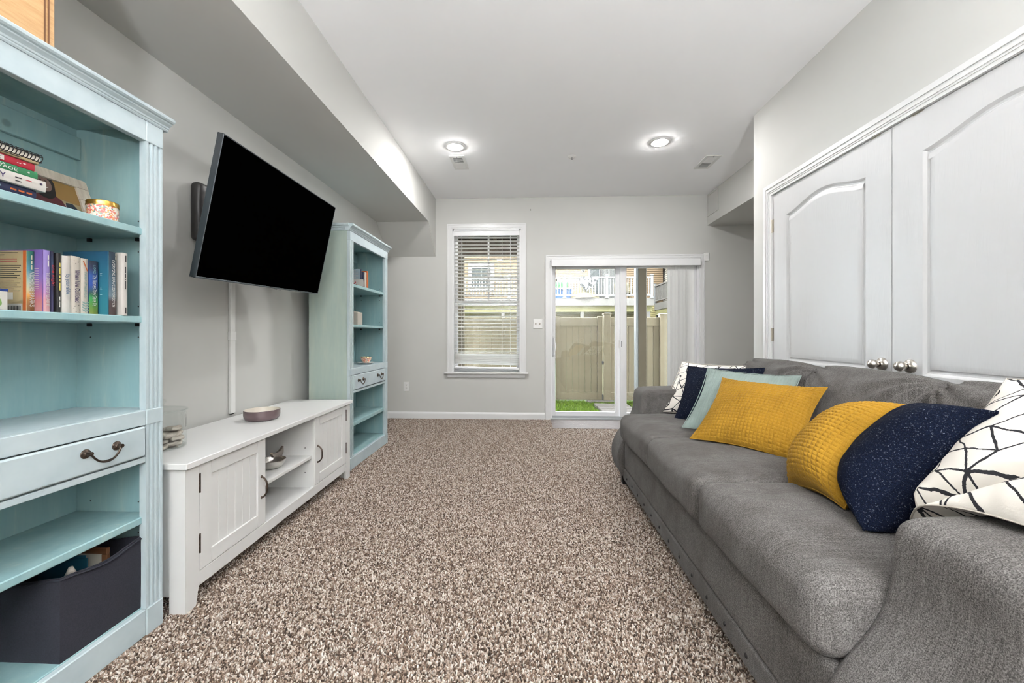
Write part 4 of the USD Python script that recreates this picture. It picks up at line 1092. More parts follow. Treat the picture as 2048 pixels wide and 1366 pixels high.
gj = thing('glass_vase', 'cut glass vase half hidden behind the far bookcase frame', 'vase', (-1.535, 3.24, F3))
obj('glass', lathe([(0, 0), (.030, 0), (.036, .01), (.030, .05), (.026, .08), (.034, .12), (.040, .155), (.037, .155), (.031, .12), (.022, .08), (.026, .05), (.030, .014), (0, .010)], 12), 'jar_glass', gj, False)

# ---- TV stand: local x to the front, y along its length ------------------------
SX, SY = -1.281, 1.436
ang = 1.5
ts = thing('tv_stand', 'low white TV stand with two plank doors along the left wall', 'tv stand', (SX, SY, 0), ang)
SL, SD, SH = 1.450, .42, .566
WM = 'stand_white'
obj('tabletop', B(-SD - .015, .016, -.014, SL + .014, SH - .024, SH, .0025), WM, ts)
lw = .066


def leg(y, d):
    o = 0 if d > 0 else 0
    pr = Polygon([(y, 0), (y + d * .048, 0), (y + d * .054, .030), (y + d * lw, .088), (y + d * lw, SH - .024), (y, SH - .024)])
    return prism(pr, -.022, 0, 'yz')


for y, d in ((0, 1), (SL, -1)):
    obj('leg', [leg(y, d), B(-.062, -.022, min(y, y + d * .020), max(y, y + d * .020), 0, SH - .024)], WM, ts)
    obj('leg', B(-SD, -SD + .055, min(y, y + d * .022), max(y, y + d * .022), 0, SH - .024, .002), WM, ts)
    obj('side_panel', B(-SD + .05, -.06, min(y + d * .007, y + d * .020), max(y + d * .007, y + d * .020), .060, SH - .024), WM, ts)
obj('bottom_panel', B(-SD, -.010, .020, SL - .020, .095, .113), WM, ts)
obj('front_rail', B(-.022, -.002, lw, SL - lw, .066, .122, .002), WM, ts)
obj('back_panel', B(-SD, -SD + .006, .02, SL - .02, .10, SH - .024), WM, ts)
d1, d2 = .475, .945                         # open bay between the doors
for a in (d1 - .018, d2):
    dv = obj('divider', B(-SD + .006, -.020 if a < d2 else -.004, a, a + .018, .113, SH - .024, .001), WM, ts)
    ho = []
    for z in (.205, .27, .355):
        for x in (-.06, -.33):
            ho.append(lathe([(0, .0004), (.0032, .0004), (.0032, 0), (0, 0)], 8, 'y' if a < d2 else '-y', (x, a + .0183 if a < d2 else a - .0003, z)))
    obj('pin_hole', ho, 'dark_slot', dv)
obj('shelf', B(-SD + .006, -.018, d1 + .001, d2 - .001, .292, .310, .0015), WM, ts)


def plank_door(y0, y1, hinge_low, label=None):
    z0, z1 = .126, SH - .030
    dr = obj('door', [B(-.020, 0, y0, y0 + .058, z0, z1, .0015), B(-.020, 0, y1 - .058, y1, z0, z1, .0015), B(-.020, 0, y0 + .058, y1 - .058, z0, z0 + .058, .0015), B(-.020, 0, y0 + .058, y1 - .058, z1 - .052, z1, .0015)], WM, ts)
    n = 6
    w = (y1 - y0 - .116) / n
    for k in range(n):
        obj('plank', B(-.016, -.007, y0 + .058 + k * w + .0002, y0 + .058 + (k + 1) * w - .0002, z0 + .055, z1 - .05, .0016), WM, dr)
    hy_ = y0 - .002 if hinge_low else y1 + .002
    for z in (z0 + .070, z1 - .105):
        obj('hinge', [B(-.004, .0016, hy_ - .004, hy_ + .004, z, z + .072, .001), lathe([(0, -.003), (.003, -.002), (.003, .074), (0, .075)], 8, 'z', (.001, hy_, z))], 'bronze', dr)
    ky = y1 - .032 if hinge_low else y0 + .032
    zc = (z0 + z1) / 2 - .022
    t = np.linspace(-1, 1, 15)
    pts = np.column_stack([.004 + .024 * (1 - np.abs(t) ** 3.2), np.full(15, ky), zc + .050 * t])
    obj('handle', [tube(pts, .0042, 8)] + [lathe([(0, .004), (.006, .003), (.007, 0), (0, 0)], 10, 'x', (0, ky, zc + s * .050)) for s in (-1, 1)], 'bronze', dr, 40)
    return dr


plank_door(lw + .003, d1 - .003 + .0, True)
plank_door(d2 + .003, SL - lw - .003, False)

# bowl, jar, moon dish
bo = thing('dog_bowl', 'low mauve glazed bowl with cream inside on the TV stand', 'bowl', (-1.512, 2.200, SH))
obj('bowl', lathe([(0, 0), (.070, 0), (.080, .004), (.088, .016), (.090, .030), (.090, .054), (.0885, .0565)], 48), 'mauve_glaze', bo, 40)
obj('inside', lathe([(.0885, .0565), (.0865, .0570), (.0845, .054), (.083, .030), (.076, .014), (.06, .008), (0, .007)], 48), 'cream_glaze', bo, 40)
jr = thing('glass_jar', 'clear glass jar with lid holding flat stones on the TV stand', 'jar', (-1.560, 1.620, SH))
R = .092
obj('jar_body', lathe([(0, .004), (R - .010, .003), (R - .003, .006), (R, .014), (R, .135), (R - .004, .148), (R - .001, .156)], 48), 'jar_glass', jr, 40)
obj('jar_base', lathe([(R - .016, .002), (R - .008, 0), (R - .001, .004), (R - .002, .008), (R - .012, .006), (R - .016, .002)], 48), 'jar_glass', jr, 40)
obj('jar_lid', lathe([(0, .205), (.020, .2045), (.0235, .201), (.0225, .190), (.016, .183), (.016, .178), (.030, .174), (.060, .169), (R - .002, .161), (R + .004, .1575)], 40), 'jar_glass', jr, 40)
obj('lid_rim', lathe([(R - .004, .1570), (R + .003, .1545), (R + .006, .158), (R + .002, .162), (R - .004, .1570)], 40), 'jar_glass', jr, 40)
gs = np.random.default_rng(31)
SLAB = ['lowest flat stone at the back of the glass jar', 'flat stone lying low at the left in the glass jar', 'flat stone low at the far side of the glass jar', 'flat stone low at the right in the glass jar', 'flat stone low by the wall side of the glass jar', 'flat stone in the middle layer nearest the camera in the jar', 'stone in the middle layer at the right of the jar', 'stone in the middle layer at the left of the jar', 'upper stone towards the far side of the jar', 'upper stone at the right of the jar pile', 'topmost stone of the pile in the glass jar']
LAY = [(.030, -.045, .012, 20), (-.035, -.030, .014, 70), (.010, .035, .013, -30), (.045, .012, .016, 40), (-.040, .035, .014, 10), (.020, -.030, .034, 60), (.045, .020, .038, -15), (-.030, .0, .034, 30), (.030, .030, .058, 25), (.050, -.005, .056, 80), (.035, .022, .078, -10)]
for k, (x, y, z, r_) in enumerate(LAY):
    s = superbox(.030 + gs.uniform(0, .006), .021 + gs.uniform(0, .005), .0095, .0085, 8)
    s = wobble(s, .004, 40, k)
    s = move(s, (0, 0, 0), rx=gs.uniform(-8, 8), ry=gs.uniform(-8, 8), rz=r_)
    st = thing('stone', SLAB[k], 'stone', (-1.560 + x, 1.620 + y, SH + z), group='stones in the glass jar')
    obj('pebble', s, 'stone', st, 50)
# crescent moon dish on the stand's shelf
mo = thing('moon_dish', 'shiny crescent moon ornament on the TV stand shelf', 'ornament', (-1.480, 2.300, .310))


def crescent(R1=.17, R2=.34, off=.385, n=40):
    o = Polygon([(R1 * math.cos(a), R1 + R1 * math.sin(a)) for a in np.linspace(0, 2 * np.pi, 96)])
    i = Polygon([(R2 * math.cos(a), off + R2 * math.sin(a)) for a in np.linspace(0, 2 * np.pi, 128)])
    return o.difference(i)


cr = frame_map(prism(crescent(), -.006, .006, 'xy'), (0, 0, .002), (-.30, .954, 0), (0, 0, 1), (.954, .30, 0))
obj('crescent', cr, 'moon_bronze', mo, 30)
mb = thing('hammered_dish', 'small hammered silver bowl below the crescent moon ornament', 'bowl', (-1.415, 2.145, .310))
obj('bowl', lathe([(0, 0), (.030, 0), (.048, .010), (.060, .028), (.066, .048), (.064, .049), (.057, .030), (.045, .013), (.028, .004), (0, .004)], 40), 'hammered_silver', mb, 40)

# ---- TV, its wall mount, cable cover -------------------------------------------
k = 1.12 / .6497 / (1.10 / .6497)
O = np.array([0, 0, 1.043])
P = [O + (np.array(p) - O) * k for p in ([-1.272, 1.639, 1.88], [-1.348, 2.736, 1.923], [-1.474, 2.708, 1.33], [-1.409, 1.604, 1.288])]
ex = (P[1] - P[0]) + (P[2] - P[3]); ex /= np.linalg.norm(ex)
ey = (P[0] - P[3]) + (P[1] - P[2]); ey -= ex * (ex @ ey); ey /= np.linalg.norm(ey)
en = np.cross(ex, ey)
cen = sum(P) / 4
tw, th2 = .565, .313
tv = thing('television', 'black flat television tilted on a wall mount over the TV stand', 'television', cen, basis=(ex, ey, en))
obj('back_shell', [B(-tw + .003, tw - .003, -th2 + .003, th2 - .003, -.030, -.010, .008), B(-.38, .38, -.25, .12, -.060, -.028, .012)], 'tv_back', tv)
obj('bezel', [B(-tw, tw, th2 - .005, th2, -.026, .0012, .001), B(-tw, tw, -th2, -th2 + .008, -.026, .0016, .001), B(-tw, -tw + .005, -th2, th2, -.026, .0012, .001), B(tw - .005, tw, -th2, th2, -.026, .0012, .001)], 'tv_bezel', tv)
obj('screen', B(-tw + .004, tw - .004, -th2 + .006, th2 - .004, -.010, .0), 'tv_screen', tv)
obj('logo_tab', B(.055, .095, -th2 - .006, -th2 + .002, -.016, .002, .001), 'steel_grey', tv)
mt = thing('tv_mount', 'black articulated wall bracket behind the left edge of the television', 'wall mount', (XL, 2.12, 1.695))
pl = superbox(.030, .105, .156, .026, 12)
v = np.array(pl.vertices); v[:, 0] = np.maximum(v[:, 0], -.030); pl.vertices = v
pl.apply_translation((.030, 0, 0))
obj('cover', pl, 'mount_black', mt, 40)
obj('upright', [B(.055, .085, -.035, -.010, -.11, .11, .004), B(.055, .085, .020, .045, -.11, .11, .004)], 'steel_grey', mt)
tb = cen - en * .055 - np.array([XL, 2.12, 1.695])
arm0 = np.array([.075, .0, .0]); el = np.array([.17, .16, -.01])
obj('arm', [tube([arm0 + (0, 0, s), el + (0, 0, s)], .014, 10) for s in (-.045, .045)] + [lathe([(0, -.07), (.02, -.07), (.02, .07), (0, .07)], 16, 'z', el)], 'mount_black', mt)
obj('forearm', [tube([el + (0, 0, s), tb + (0, 0, s)], .013, 10) for s in (-.03, .03)], 'mount_black', mt)
vp = frame_map(cat(B(-.11, -.085, -.12, .12, -.012, 0, .002), B(.085, .11, -.12, .12, -.012, 0, .002), B(-.11, .11, -.02, .02, -.018, -.006, .002)), tb, ex, ey, en)
obj('vesa_plate', vp, 'mount_black', mt)
cc = thing('cable_cover', 'white vertical cable raceway on the wall under the television', 'cable cover', (XL, 2.312, .575))
obj('raceway', B(0, .017, -.019, .019, 0, .90, .003), 'plate_white', cc)
obj('coupling', B(0, .020, -.023, .023, .435, .490, .003), 'plate_white', cc)
obj('end_plug', B(.002, .015, -.008, .008, -.004, .002), 'dark_slot', cc)

# ================================================================== SOFA
SO = np.array([1.14, 1.775, 0.0])
sofa = thing('sofa', 'long grey fabric three-seat sofa in front of the closet doors', 'sofa', SO)


def sf(m):
    m = cat(m).copy(); m.apply_translation(-SO); return m


CH = 'sofa_chenille'
obj('base', sf(B(.66, 1.62, .64, 2.91, .075, .350, .01)), CH, sofa)
fr = superbox(.020, .925, .098, .018, 16); fr.apply_translation((.652, 1.780, .248))
obj('front_rail', sf(fr), CH, sofa, 40)
lb = superbox(.014, .940, .040, .010, 12); lb.apply_translation((.645, 1.800, .110))
obj('lower_band', sf(lb), CH, sofa, 40)
for k in range(15):
    obj('nail_head', sf(lathe([(0, .006), (.0045, .0050), (.0075, .002), (.008, 0), (0, 0)], 12, '-x', (.6315, .935 + k * .130, .108))), 'black_metal', sofa, 40)
for x in (.675, 1.56):
    for y in (.70, 2.85):
        obj('foot', sf(prism(Polygon([(x - .024, 0), (x + .024, 0), (x + .032, .08), (x - .032, .08)]), y - .028, y + .028, 'xz')), 'black_metal', sofa)
ARM = np.array([(1.64, .075), (1.64, .60), (1.60, .67), (1.40, .684), (1.10, .680), (.90, .677), (.80, .675), (.763, .668), (.749, .646), (.746, .60), (.747, .56), (.739, .515), (.722, .472), (.694, .430), (.658, .386), (.624, .338), (.600, .285), (.589, .225), (.592, .170), (.606, .120), (.632, .082), (.66, .075)])


def resample(p, n, closed=True):
    q = np.vstack([p, p[:1]]) if closed else p
    L = np.r_[0, np.cumsum(np.linalg.norm(np.diff(q, axis=0), axis=1))]
    s = np.linspace(0, L[-1], n + 1)[:-1] if closed else np.linspace(0, L[-1], n)
    return np.column_stack([np.interp(s, L, q[:, k]) for k in range(q.shape[1])])


def smooth_ring(p, it):
    for _ in range(it):
        p = .25 * np.roll(p, 1, 0) + .5 * p + .25 * np.roll(p, -1, 0)
    return p


def arm(y0, y1, r=.030, seed=0):
    o = smooth_ring(resample(ARM, 240), 6)
    if ((o[:, 0] * np.roll(o[:, 1], -1)) - (np.roll(o[:, 0], -1) * o[:, 1])).sum() < 0:
        o = o[::-1]
    rings = []
    for th in np.linspace(0, np.pi / 2, 7):
        rings.append((offset_ring(o, r * (1 - math.sin(th))), y0 + r * (1 - math.cos(th))))
    for y in np.linspace(y0 + r, y1 - r, 8)[1:-1]:
        rings.append((o, y))
    for th in np.linspace(np.pi / 2, 0, 7):
        rings.append((offset_ring(o, r * (1 - math.sin(th))), y1 - r * (1 - math.cos(th))))
    n = len(o)
    v = np.vstack([np.column_stack([q[:, 0], np.full(n, y), q[:, 1]]) for q, y in rings])
    f = []
    for i in range(len(rings) - 1):
        a = i * n + np.arange(n); b = i * n + (np.arange(n) + 1) % n
        f.append(np.column_stack([a, b + n, b])); f.append(np.column_stack([a, a + n, b + n]))
    m = [trimesh.Trimesh(v, np.vstack(f), process=False)]
    for q, y, fl in ((rings[0][0], rings[0][1], 1), (rings[-1][0], rings[-1][1], 0)):
        cv, cf = trimesh.creation.triangulate_polygon(Polygon(q), engine='earcut')
        m.append(trimesh.Trimesh(np.column_stack([cv[:, 0], np.full(len(cv), y), cv[:, 1]]), cf if fl else cf[:, ::-1], process=False))
    m = cat(m); m.merge_vertices(); m.fix_normals()
    return wobble(m, .003, 7, seed)


obj('arm', sf(arm(2.702, 2.940, .030, 3)), CH, sofa, 50)
obj('arm', sf(arm(.612, .876, .034, 4)), CH, sofa, 50)
bk = superbox(.070, 1.02, .36, .05, 20); bk.apply_translation((1.625, 1.78, .45))
obj('back_frame', sf(bk), CH, sofa, 50)
for k, y0 in enumerate((.866, 1.478, 2.090)):
    y1 = y0 + .609
    m = superbox(.385, (y1 - y0) / 2 + .004, .088, .050, 44)
    v = np.array(m.vertices)
    ux, uy, uz = v[:, 0] / .385, v[:, 1] / .305, v[:, 2] / .088
    up = np.clip(uz, 0, 1)
    v[:, 2] += up * .020 * (1 - np.clip(np.abs(uy), 0, 1) ** 2.5) * (1 - np.clip(np.abs(ux), 0, 1) ** 4)
    v[:, 0] -= np.clip(-ux, 0, 1) ** 4 * .016 * (1 - np.clip(np.abs(uy), 0, 1) ** 2) * (1 - uz ** 2)
    # soft drag folds running back from the front edge
    fold = np.sin(uy * 9 + 3.2 * fbm(v * 4, 2, k) * 4 + ux * 2.5) * np.clip(1 - np.abs(ux + .55) / .7, 0, 1)
    v[:, 2] += up * .0035 * fold
    m.vertices = v
    m = wobble(m, .0045, 8, 11 + k)
    m.apply_translation((.60 + .385, (y0 + y1) / 2, .432))
    obj('seat_cushion', sf(m), CH, sofa, 60)
for k, y0 in enumerate((.870, 1.480, 2.092)):
    y1 = y0 + .606
    m = superbox(.130, (y1 - y0) / 2, .215, .085, 44)
    v = np.array(m.vertices)
    ux, uy, uz = v[:, 0] / .13, v[:, 1] / .303, v[:, 2] / .215
    v[:, 0] -= np.clip(-ux, 0, 1) * .038 * (1 - np.clip(np.abs(uy), 0, 1) ** 2.2) * (1 - np.clip(np.abs(uz + .15), 0, 1) ** 2)
    v[:, 2] += np.clip(uz, 0, 1) ** 2 * (.012 * (1 - uy ** 2) - .010 * np.abs(uy) ** 6)
    # gathers fanning from the top corners
    for sy in (-1, 1):
        dy, dz = (uy - sy * 1.0) * 1.4, uz - 1.0
        angl = np.arctan2(dz, -sy * dy)
        rad = np.hypot(dy, dz)
        g = np.sin(angl * 17 + sy + k) * np.exp(-rad / .8) * np.clip(rad * 3, 0, 1)
        v[:, 0] -= np.clip(-ux + .35, 0, 1) * .014 * g
        v[:, 2] += np.clip(uz, 0, 1) * .006 * g
    m.vertices = v
    m = wobble(m, .006, 7, 21 + k, (1, 1, 1.6))
    m.apply_transform(trimesh.transformations.rotation_matrix(math.radians(13), [0, 1, 0]))
    m.apply_translation((1.468, (y0 + y1) / 2, .664))
    obj('back_cushion', sf(m), CH, sofa, 60)


# ------------------------------------------------------------------ throw pillows
def pillow(W, H, T, n=150, pinch=.11, seed=0, waffle=None, ribs=None, wrinkle=.004, deform=None, fat=(2.2, .72), nv=None):
    nv = nv or n
    gu, gv = np.linspace(-1, 1, n + 1), np.linspace(-1, 1, nv + 1)
    u, v = np.meshgrid(gu, gv, indexing='ij')
    x = W / 2 * u * (1 - pinch * (1 - v ** 2) * u ** 2)
    y = H / 2 * v * (1 - pinch * (1 - u ** 2) * v ** 2)
    prof = np.clip(1 - np.abs(u) ** fat[0], 0, 1) ** fat[1] * np.clip(1 - np.abs(v) ** fat[0], 0, 1) ** fat[1]
    edge = np.clip(np.minimum(1 - np.abs(u), 1 - np.abs(v)) * 7, 0, 1)
    P = []
    for s in (1, -1):
        z = s * T / 2 * prof * (1 + .10 * -v)
        P3 = np.stack([x, y, z], -1)
        z = z + s * wrinkle * 2 * fbm(P3 * np.array([9, 9, 3]) + seed, 3, seed + (s > 0)) * edge
        # small puckers along the seams
        z = z + s * .0035 * (np.sin(u * 31 + seed) * np.exp(-(1 - np.abs(v)) * 9) + np.sin(v * 29 + seed) * np.exp(-(1 - np.abs(u)) * 9)) * edge
        if waffle:
            cu, cv = waffle
            w_ = (np.abs(np.sin(np.pi * (u + 1) / 2 * cu)) * np.abs(np.sin(np.pi * (v + 1) / 2 * cv))) ** .55
            z = z + s * (.0056 * w_) * np.clip(edge * 3, 0, 1)
        if ribs:
            z = z + s * .0032 * np.abs(np.sin(np.pi * (u + 1) / 2 * ribs)) ** .6 * np.clip(edge * 3, 0, 1)
        P.append(np.stack([x, y, z], -1).reshape(-1, 3))
    N1 = nv + 1
    i, j = np.meshgrid(np.arange(n), np.arange(nv), indexing='ij')
    q = np.stack([i * N1 + j, (i + 1) * N1 + j, (i + 1) * N1 + j + 1, i * N1 + j + 1], -1).reshape(-1, 4)
    f = np.vstack([q[:, [0, 1, 2]], q[:, [0, 2, 3]]])
    K = (n + 1) * N1
    flat = np.vstack(P)
    m = trimesh.Trimesh(flat, np.vstack([f, f[:, ::-1] + K]), process=False)
    m.metadata['uv'] = np.tile(np.stack([x, y], -1).reshape(-1, 2), (2, 1))
    if deform is not None:
        m.vertices = deform(np.array(m.vertices), np.tile(u.ravel(), 2), np.tile(v.ravel(), 2))
    return m


def outline(W, H, pinch, deform=None, n=30):
    t = np.linspace(-1, 1, n)[:-1]
    uv = np.vstack([np.column_stack([t, -np.ones(n - 1)]), np.column_stack([np.ones(n - 1), t]), np.column_stack([-t, np.ones(n - 1)]), np.column_stack([-np.ones(n - 1), -t])])
    u, v = uv[:, 0], uv[:, 1]
    p = np.column_stack([W / 2 * u * (1 - pinch * (1 - v ** 2) * u ** 2), H / 2 * v * (1 - pinch * (1 - u ** 2) * v ** 2), np.zeros(len(u))])
    return deform(p, u, v) if deform else p


def basis(ex, ey):
    ex = np.array(ex, float); ex /= np.linalg.norm(ex)
    ey = np.array(ey, float); ey -= ex * (ex @ ey); ey /= np.linalg.norm(ey)
    return ex, ey, np.cross(ex, ey)


def ink(m, seed, cell=.066, width=.0022):
    from scipy.spatial import Delaunay
    r = np.random.default_rng(seed)
    pts = np.array([(i * cell + (j % 2) * cell / 2, j * cell * .87) for i in range(-6, 7) for j in range(-6, 7)], float)
    pts += r.normal(0, cell * .17, pts.shape)
    E = set()
    for t in Delaunay(pts).simplices:
        for a, b in ((0, 1), (1, 2), (0, 2)):
            E.add((min(t[a], t[b]), max(t[a], t[b])))
    E = [e for e in sorted(E) if r.random() < .66]
    A, Bv = pts[[e[0] for e in E]], pts[[e[1] for e in E]]
    wid = width * r.uniform(.7, 1.35, len(E))
    p = m.metadata['uv'] + .004 * np.column_stack([fbm(np.column_stack([m.metadata['uv'] * 40, np.zeros(len(m.metadata['uv']))]), 2, 5), fbm(np.column_stack([m.metadata['uv'] * 40, np.ones(len(m.metadata['uv']))]), 2, 6)]) * 2
    best = np.full(len(p), -1.0)
    for a, b, w in zip(A, Bv, wid):
        d = b - a
        t = np.clip(((p - a) @ d) / (d @ d), 0, 1)
        dist = np.linalg.norm(p - a - t[:, None] * d, axis=1)
        best = np.maximum(best, w - dist)
    return np.clip(.5 + best / .0022, 0, 1)


def throw(label, c, ex, ey, material, W, H, T, piping=None, pattern=None, group=None, **kw):
    bs = basis(ex, ey)
    t = thing('throw_pillow', label, 'pillow', c, basis=bs)
    m = pillow(W, H, T, **kw)
    o = obj('cover', m, material, t, True)
    if pattern is not None:
        primvar(o, 'ink', ink(m, pattern))
    ol = outline(W, H, kw.get('pinch', .07), kw.get('deform'))
    obj('seam', tube(ol, piping or .0022, 6, True), material if pattern is None else 'cov_ivory', t, 40)
    return t


throw('ivory pillow with inked triangle lines against the far sofa arm', (1.135, 2.665, .690), (.657, -.754, .0), (.536, .481, .694), 'inked_cloth', .47, .46, .13, pattern=3, n=210, seed=2)
throw('dark navy square pillow between the ivory and the pale green one', (1.115, 2.420, .684), (.752, -.656, .03), (.395, .518, .759), 'navy_cloth', .43, .42, .13, piping=.0045, n=110, pinch=.07, seed=5)
throw('pale mint ribbed pillow mostly hidden by the mustard one', (1.105, 2.150, .690), (.72, -.69, -.03), (.50, .55, .67), 'mint_cloth', .46, .45, .13, ribs=34, n=200, nv=60, seed=7)
throw('flat facing mustard waffle pillow in the middle of the sofa', (1.060, 1.925, .672), (.64, -.768, -.01), (.575, .50, .64), 'mustard_cloth', .46, .43, .15, waffle=(30, 26), n=300, seed=9, pinch=.10)


def bend(kx, ky, tw=0.0):
    def f(p, u, v):
        p = p.copy()
        p[:, 2] += kx * (u ** 2 - .4) + ky * (v ** 2 - .4) + tw * u * v
        return p
    return f


throw('mustard waffle pillow standing on edge beside the near navy one', (1.030, 1.350, .672), (-.16, -.95, .25), (.70, .16, .66), 'mustard_cloth', .30, .385, .19, waffle=(20, 28), n=260, seed=12, pinch=.09, fat=(2.6, .6), deform=bend(-.030, -.02, .012), wrinkle=.006)
throw('slumped dark navy pillow before the near ivory one', (1.035, 1.140, .694), (-.58, -.80, .15), (.66, .06, .72), 'navy_cloth', .30, .40, .20, piping=.003, n=150, seed=15, pinch=.12, deform=bend(-.01, -.02, -.01), wrinkle=.012, fat=(3.4, .45))


def crease(p, u, v):
    p = p.copy()
    line = v + .45 - .5 * u
    p[:, 2] += -.055 * np.exp(-(line / .10) ** 2) + np.where(line < 0, .050 * np.exp(-((line + .36) / .32) ** 2), .012)
    p[:, 2] += .02 * (u ** 2 - .4)
    return p


throw('ivory pillow with inked lines, creased, slumped on the near sofa arm', (1.085, .800, .815), (.12, -.96, .20), (.75, .28, .60), 'inked_cloth', .46, .47, .14, pattern=8, n=230, seed=18, pinch=.05, deform=crease)

# ================================================================== OUTSIDE
GZ = -.15
OUT = .175                                              # daylight is stronger than the lamps: outdoor colours darkened below their own to offset it


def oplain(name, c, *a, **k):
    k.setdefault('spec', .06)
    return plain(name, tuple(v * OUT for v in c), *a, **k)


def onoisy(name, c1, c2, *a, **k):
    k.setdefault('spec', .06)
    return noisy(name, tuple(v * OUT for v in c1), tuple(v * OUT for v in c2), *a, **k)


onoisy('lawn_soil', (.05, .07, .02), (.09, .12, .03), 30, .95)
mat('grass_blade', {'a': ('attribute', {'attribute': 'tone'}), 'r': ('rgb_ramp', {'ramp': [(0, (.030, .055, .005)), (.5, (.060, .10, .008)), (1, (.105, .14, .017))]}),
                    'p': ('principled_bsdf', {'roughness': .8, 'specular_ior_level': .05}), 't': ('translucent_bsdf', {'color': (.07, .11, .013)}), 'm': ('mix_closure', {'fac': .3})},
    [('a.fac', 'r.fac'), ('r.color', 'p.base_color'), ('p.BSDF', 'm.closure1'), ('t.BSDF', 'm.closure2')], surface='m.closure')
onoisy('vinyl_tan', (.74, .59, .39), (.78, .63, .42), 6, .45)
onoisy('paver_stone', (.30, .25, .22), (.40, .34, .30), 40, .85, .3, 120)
noisy('bounce_concrete', (.52, .50, .47), (.58, .56, .53), 14, .85, .1, 90)
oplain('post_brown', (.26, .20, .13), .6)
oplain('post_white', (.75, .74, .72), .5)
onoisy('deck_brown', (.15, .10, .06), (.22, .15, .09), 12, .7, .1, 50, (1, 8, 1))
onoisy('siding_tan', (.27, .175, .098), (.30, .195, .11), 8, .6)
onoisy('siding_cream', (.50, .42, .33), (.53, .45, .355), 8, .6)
onoisy('siding_shaded', (.36, .29, .12), (.42, .34, .15), 8, .6)  # yellow cast of the shade under the deck, put into the siding colour
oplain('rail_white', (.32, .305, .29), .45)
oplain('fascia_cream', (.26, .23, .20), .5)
oplain('beam_shaded', (.40, .35, .16), .6)  # beam tinted yellow for shade and reflected light beneath the deck
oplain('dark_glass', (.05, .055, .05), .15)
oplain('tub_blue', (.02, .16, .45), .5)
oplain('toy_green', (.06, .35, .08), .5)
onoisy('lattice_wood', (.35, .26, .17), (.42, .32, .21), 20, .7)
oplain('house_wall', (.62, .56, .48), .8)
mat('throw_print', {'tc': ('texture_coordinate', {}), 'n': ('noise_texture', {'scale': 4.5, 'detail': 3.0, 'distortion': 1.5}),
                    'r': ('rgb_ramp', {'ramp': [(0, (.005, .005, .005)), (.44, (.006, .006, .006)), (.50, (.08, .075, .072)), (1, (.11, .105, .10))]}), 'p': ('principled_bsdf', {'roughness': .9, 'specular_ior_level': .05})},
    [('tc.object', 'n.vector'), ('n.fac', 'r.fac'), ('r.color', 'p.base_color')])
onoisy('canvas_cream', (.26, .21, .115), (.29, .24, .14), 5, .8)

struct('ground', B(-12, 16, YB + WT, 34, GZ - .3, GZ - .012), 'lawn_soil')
# grass: short blades, one object
rg2 = np.random.default_rng(77)
NB = 15000
bx_, by_ = rg2.uniform(-.4, 2.6, NB), rg2.uniform(5.9, 7.28, NB)
keep = ~(((bx_ > 1.06) & (by_ > 6.42) & (by_ < 6.93) & (bx_ < 1.72)) | ((bx_ > 1.0) & (by_ > 7.10) & (bx_ < 1.55)) | ((bx_ > 1.08) & (by_ < 6.42) & (bx_ < 1.72)))
bx_, by_ = bx_[keep], by_[keep]
NB = len(bx_)
an, hh_, wd = rg2.uniform(0, 2 * np.pi, NB), rg2.uniform(.025, .055, NB), rg2.uniform(.003, .006, NB)
ln_ = rg2.uniform(.2, 1.0, NB) * hh_
bl_v = np.stack([np.column_stack([bx_ - np.sin(an) * wd, by_ + np.cos(an) * wd, np.full(NB, GZ - .012)]), np.column_stack([bx_ + np.sin(an) * wd, by_ - np.cos(an) * wd, np.full(NB, GZ - .012)]), np.column_stack([bx_ + np.cos(an) * ln_, by_ + np.sin(an) * ln_, GZ - .012 + hh_])], 1).reshape(-1, 3)
gr = obj('grass', (bl_v, np.arange(NB * 3).reshape(-1, 3)), 'grass_blade', None, False, 'short bright green grass between the house and the gate', 'grass', None, 'stuff')
primvar(gr, 'tone', np.repeat(rg2.random(NB), 3))
for k, (x0, x1, y0, y1, lab) in enumerate([(1.03, 1.50, 7.11, 7.30, 'stone paver farthest from the patio door, under the gate post'), (1.10, 1.66, 6.66, 6.92, 'middle stone paver, second from the gate'), (1.115, 1.66, 6.43, 6.63, 'stone paver third from the gate'), (1.12, 1.64, 6.0, 6.40, 'stone paver closest to the patio door')]):
    obj('stepping_stone', wobble(B(x0, x1, y0, y1, GZ - .03, GZ + .022, .008), .002, 9, k), 'paver_stone', None, 30, lab, 'paver')
obj('bounce_slab', B(-1.2, 3.2, YB + WT + .02, 5.98, GZ - .1, GZ + .012, .01), 'bounce_concrete', None, 30, 'added pale slab outside the sliding door, bouncing daylight up to the ceiling', 'patio')  # added below the sill, out of view, to reflect daylight indoors

FY_ = 7.30
FT, FB_ = 1.360, GZ + .02


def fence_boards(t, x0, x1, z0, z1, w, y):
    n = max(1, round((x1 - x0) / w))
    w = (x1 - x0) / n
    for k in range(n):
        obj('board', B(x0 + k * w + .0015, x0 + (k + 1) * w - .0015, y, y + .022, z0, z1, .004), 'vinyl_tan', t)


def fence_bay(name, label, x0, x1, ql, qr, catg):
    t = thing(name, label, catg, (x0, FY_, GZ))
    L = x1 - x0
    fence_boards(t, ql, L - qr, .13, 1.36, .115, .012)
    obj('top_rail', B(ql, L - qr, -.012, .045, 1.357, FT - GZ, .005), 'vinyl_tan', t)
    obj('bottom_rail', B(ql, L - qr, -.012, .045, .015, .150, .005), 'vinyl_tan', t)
    return t


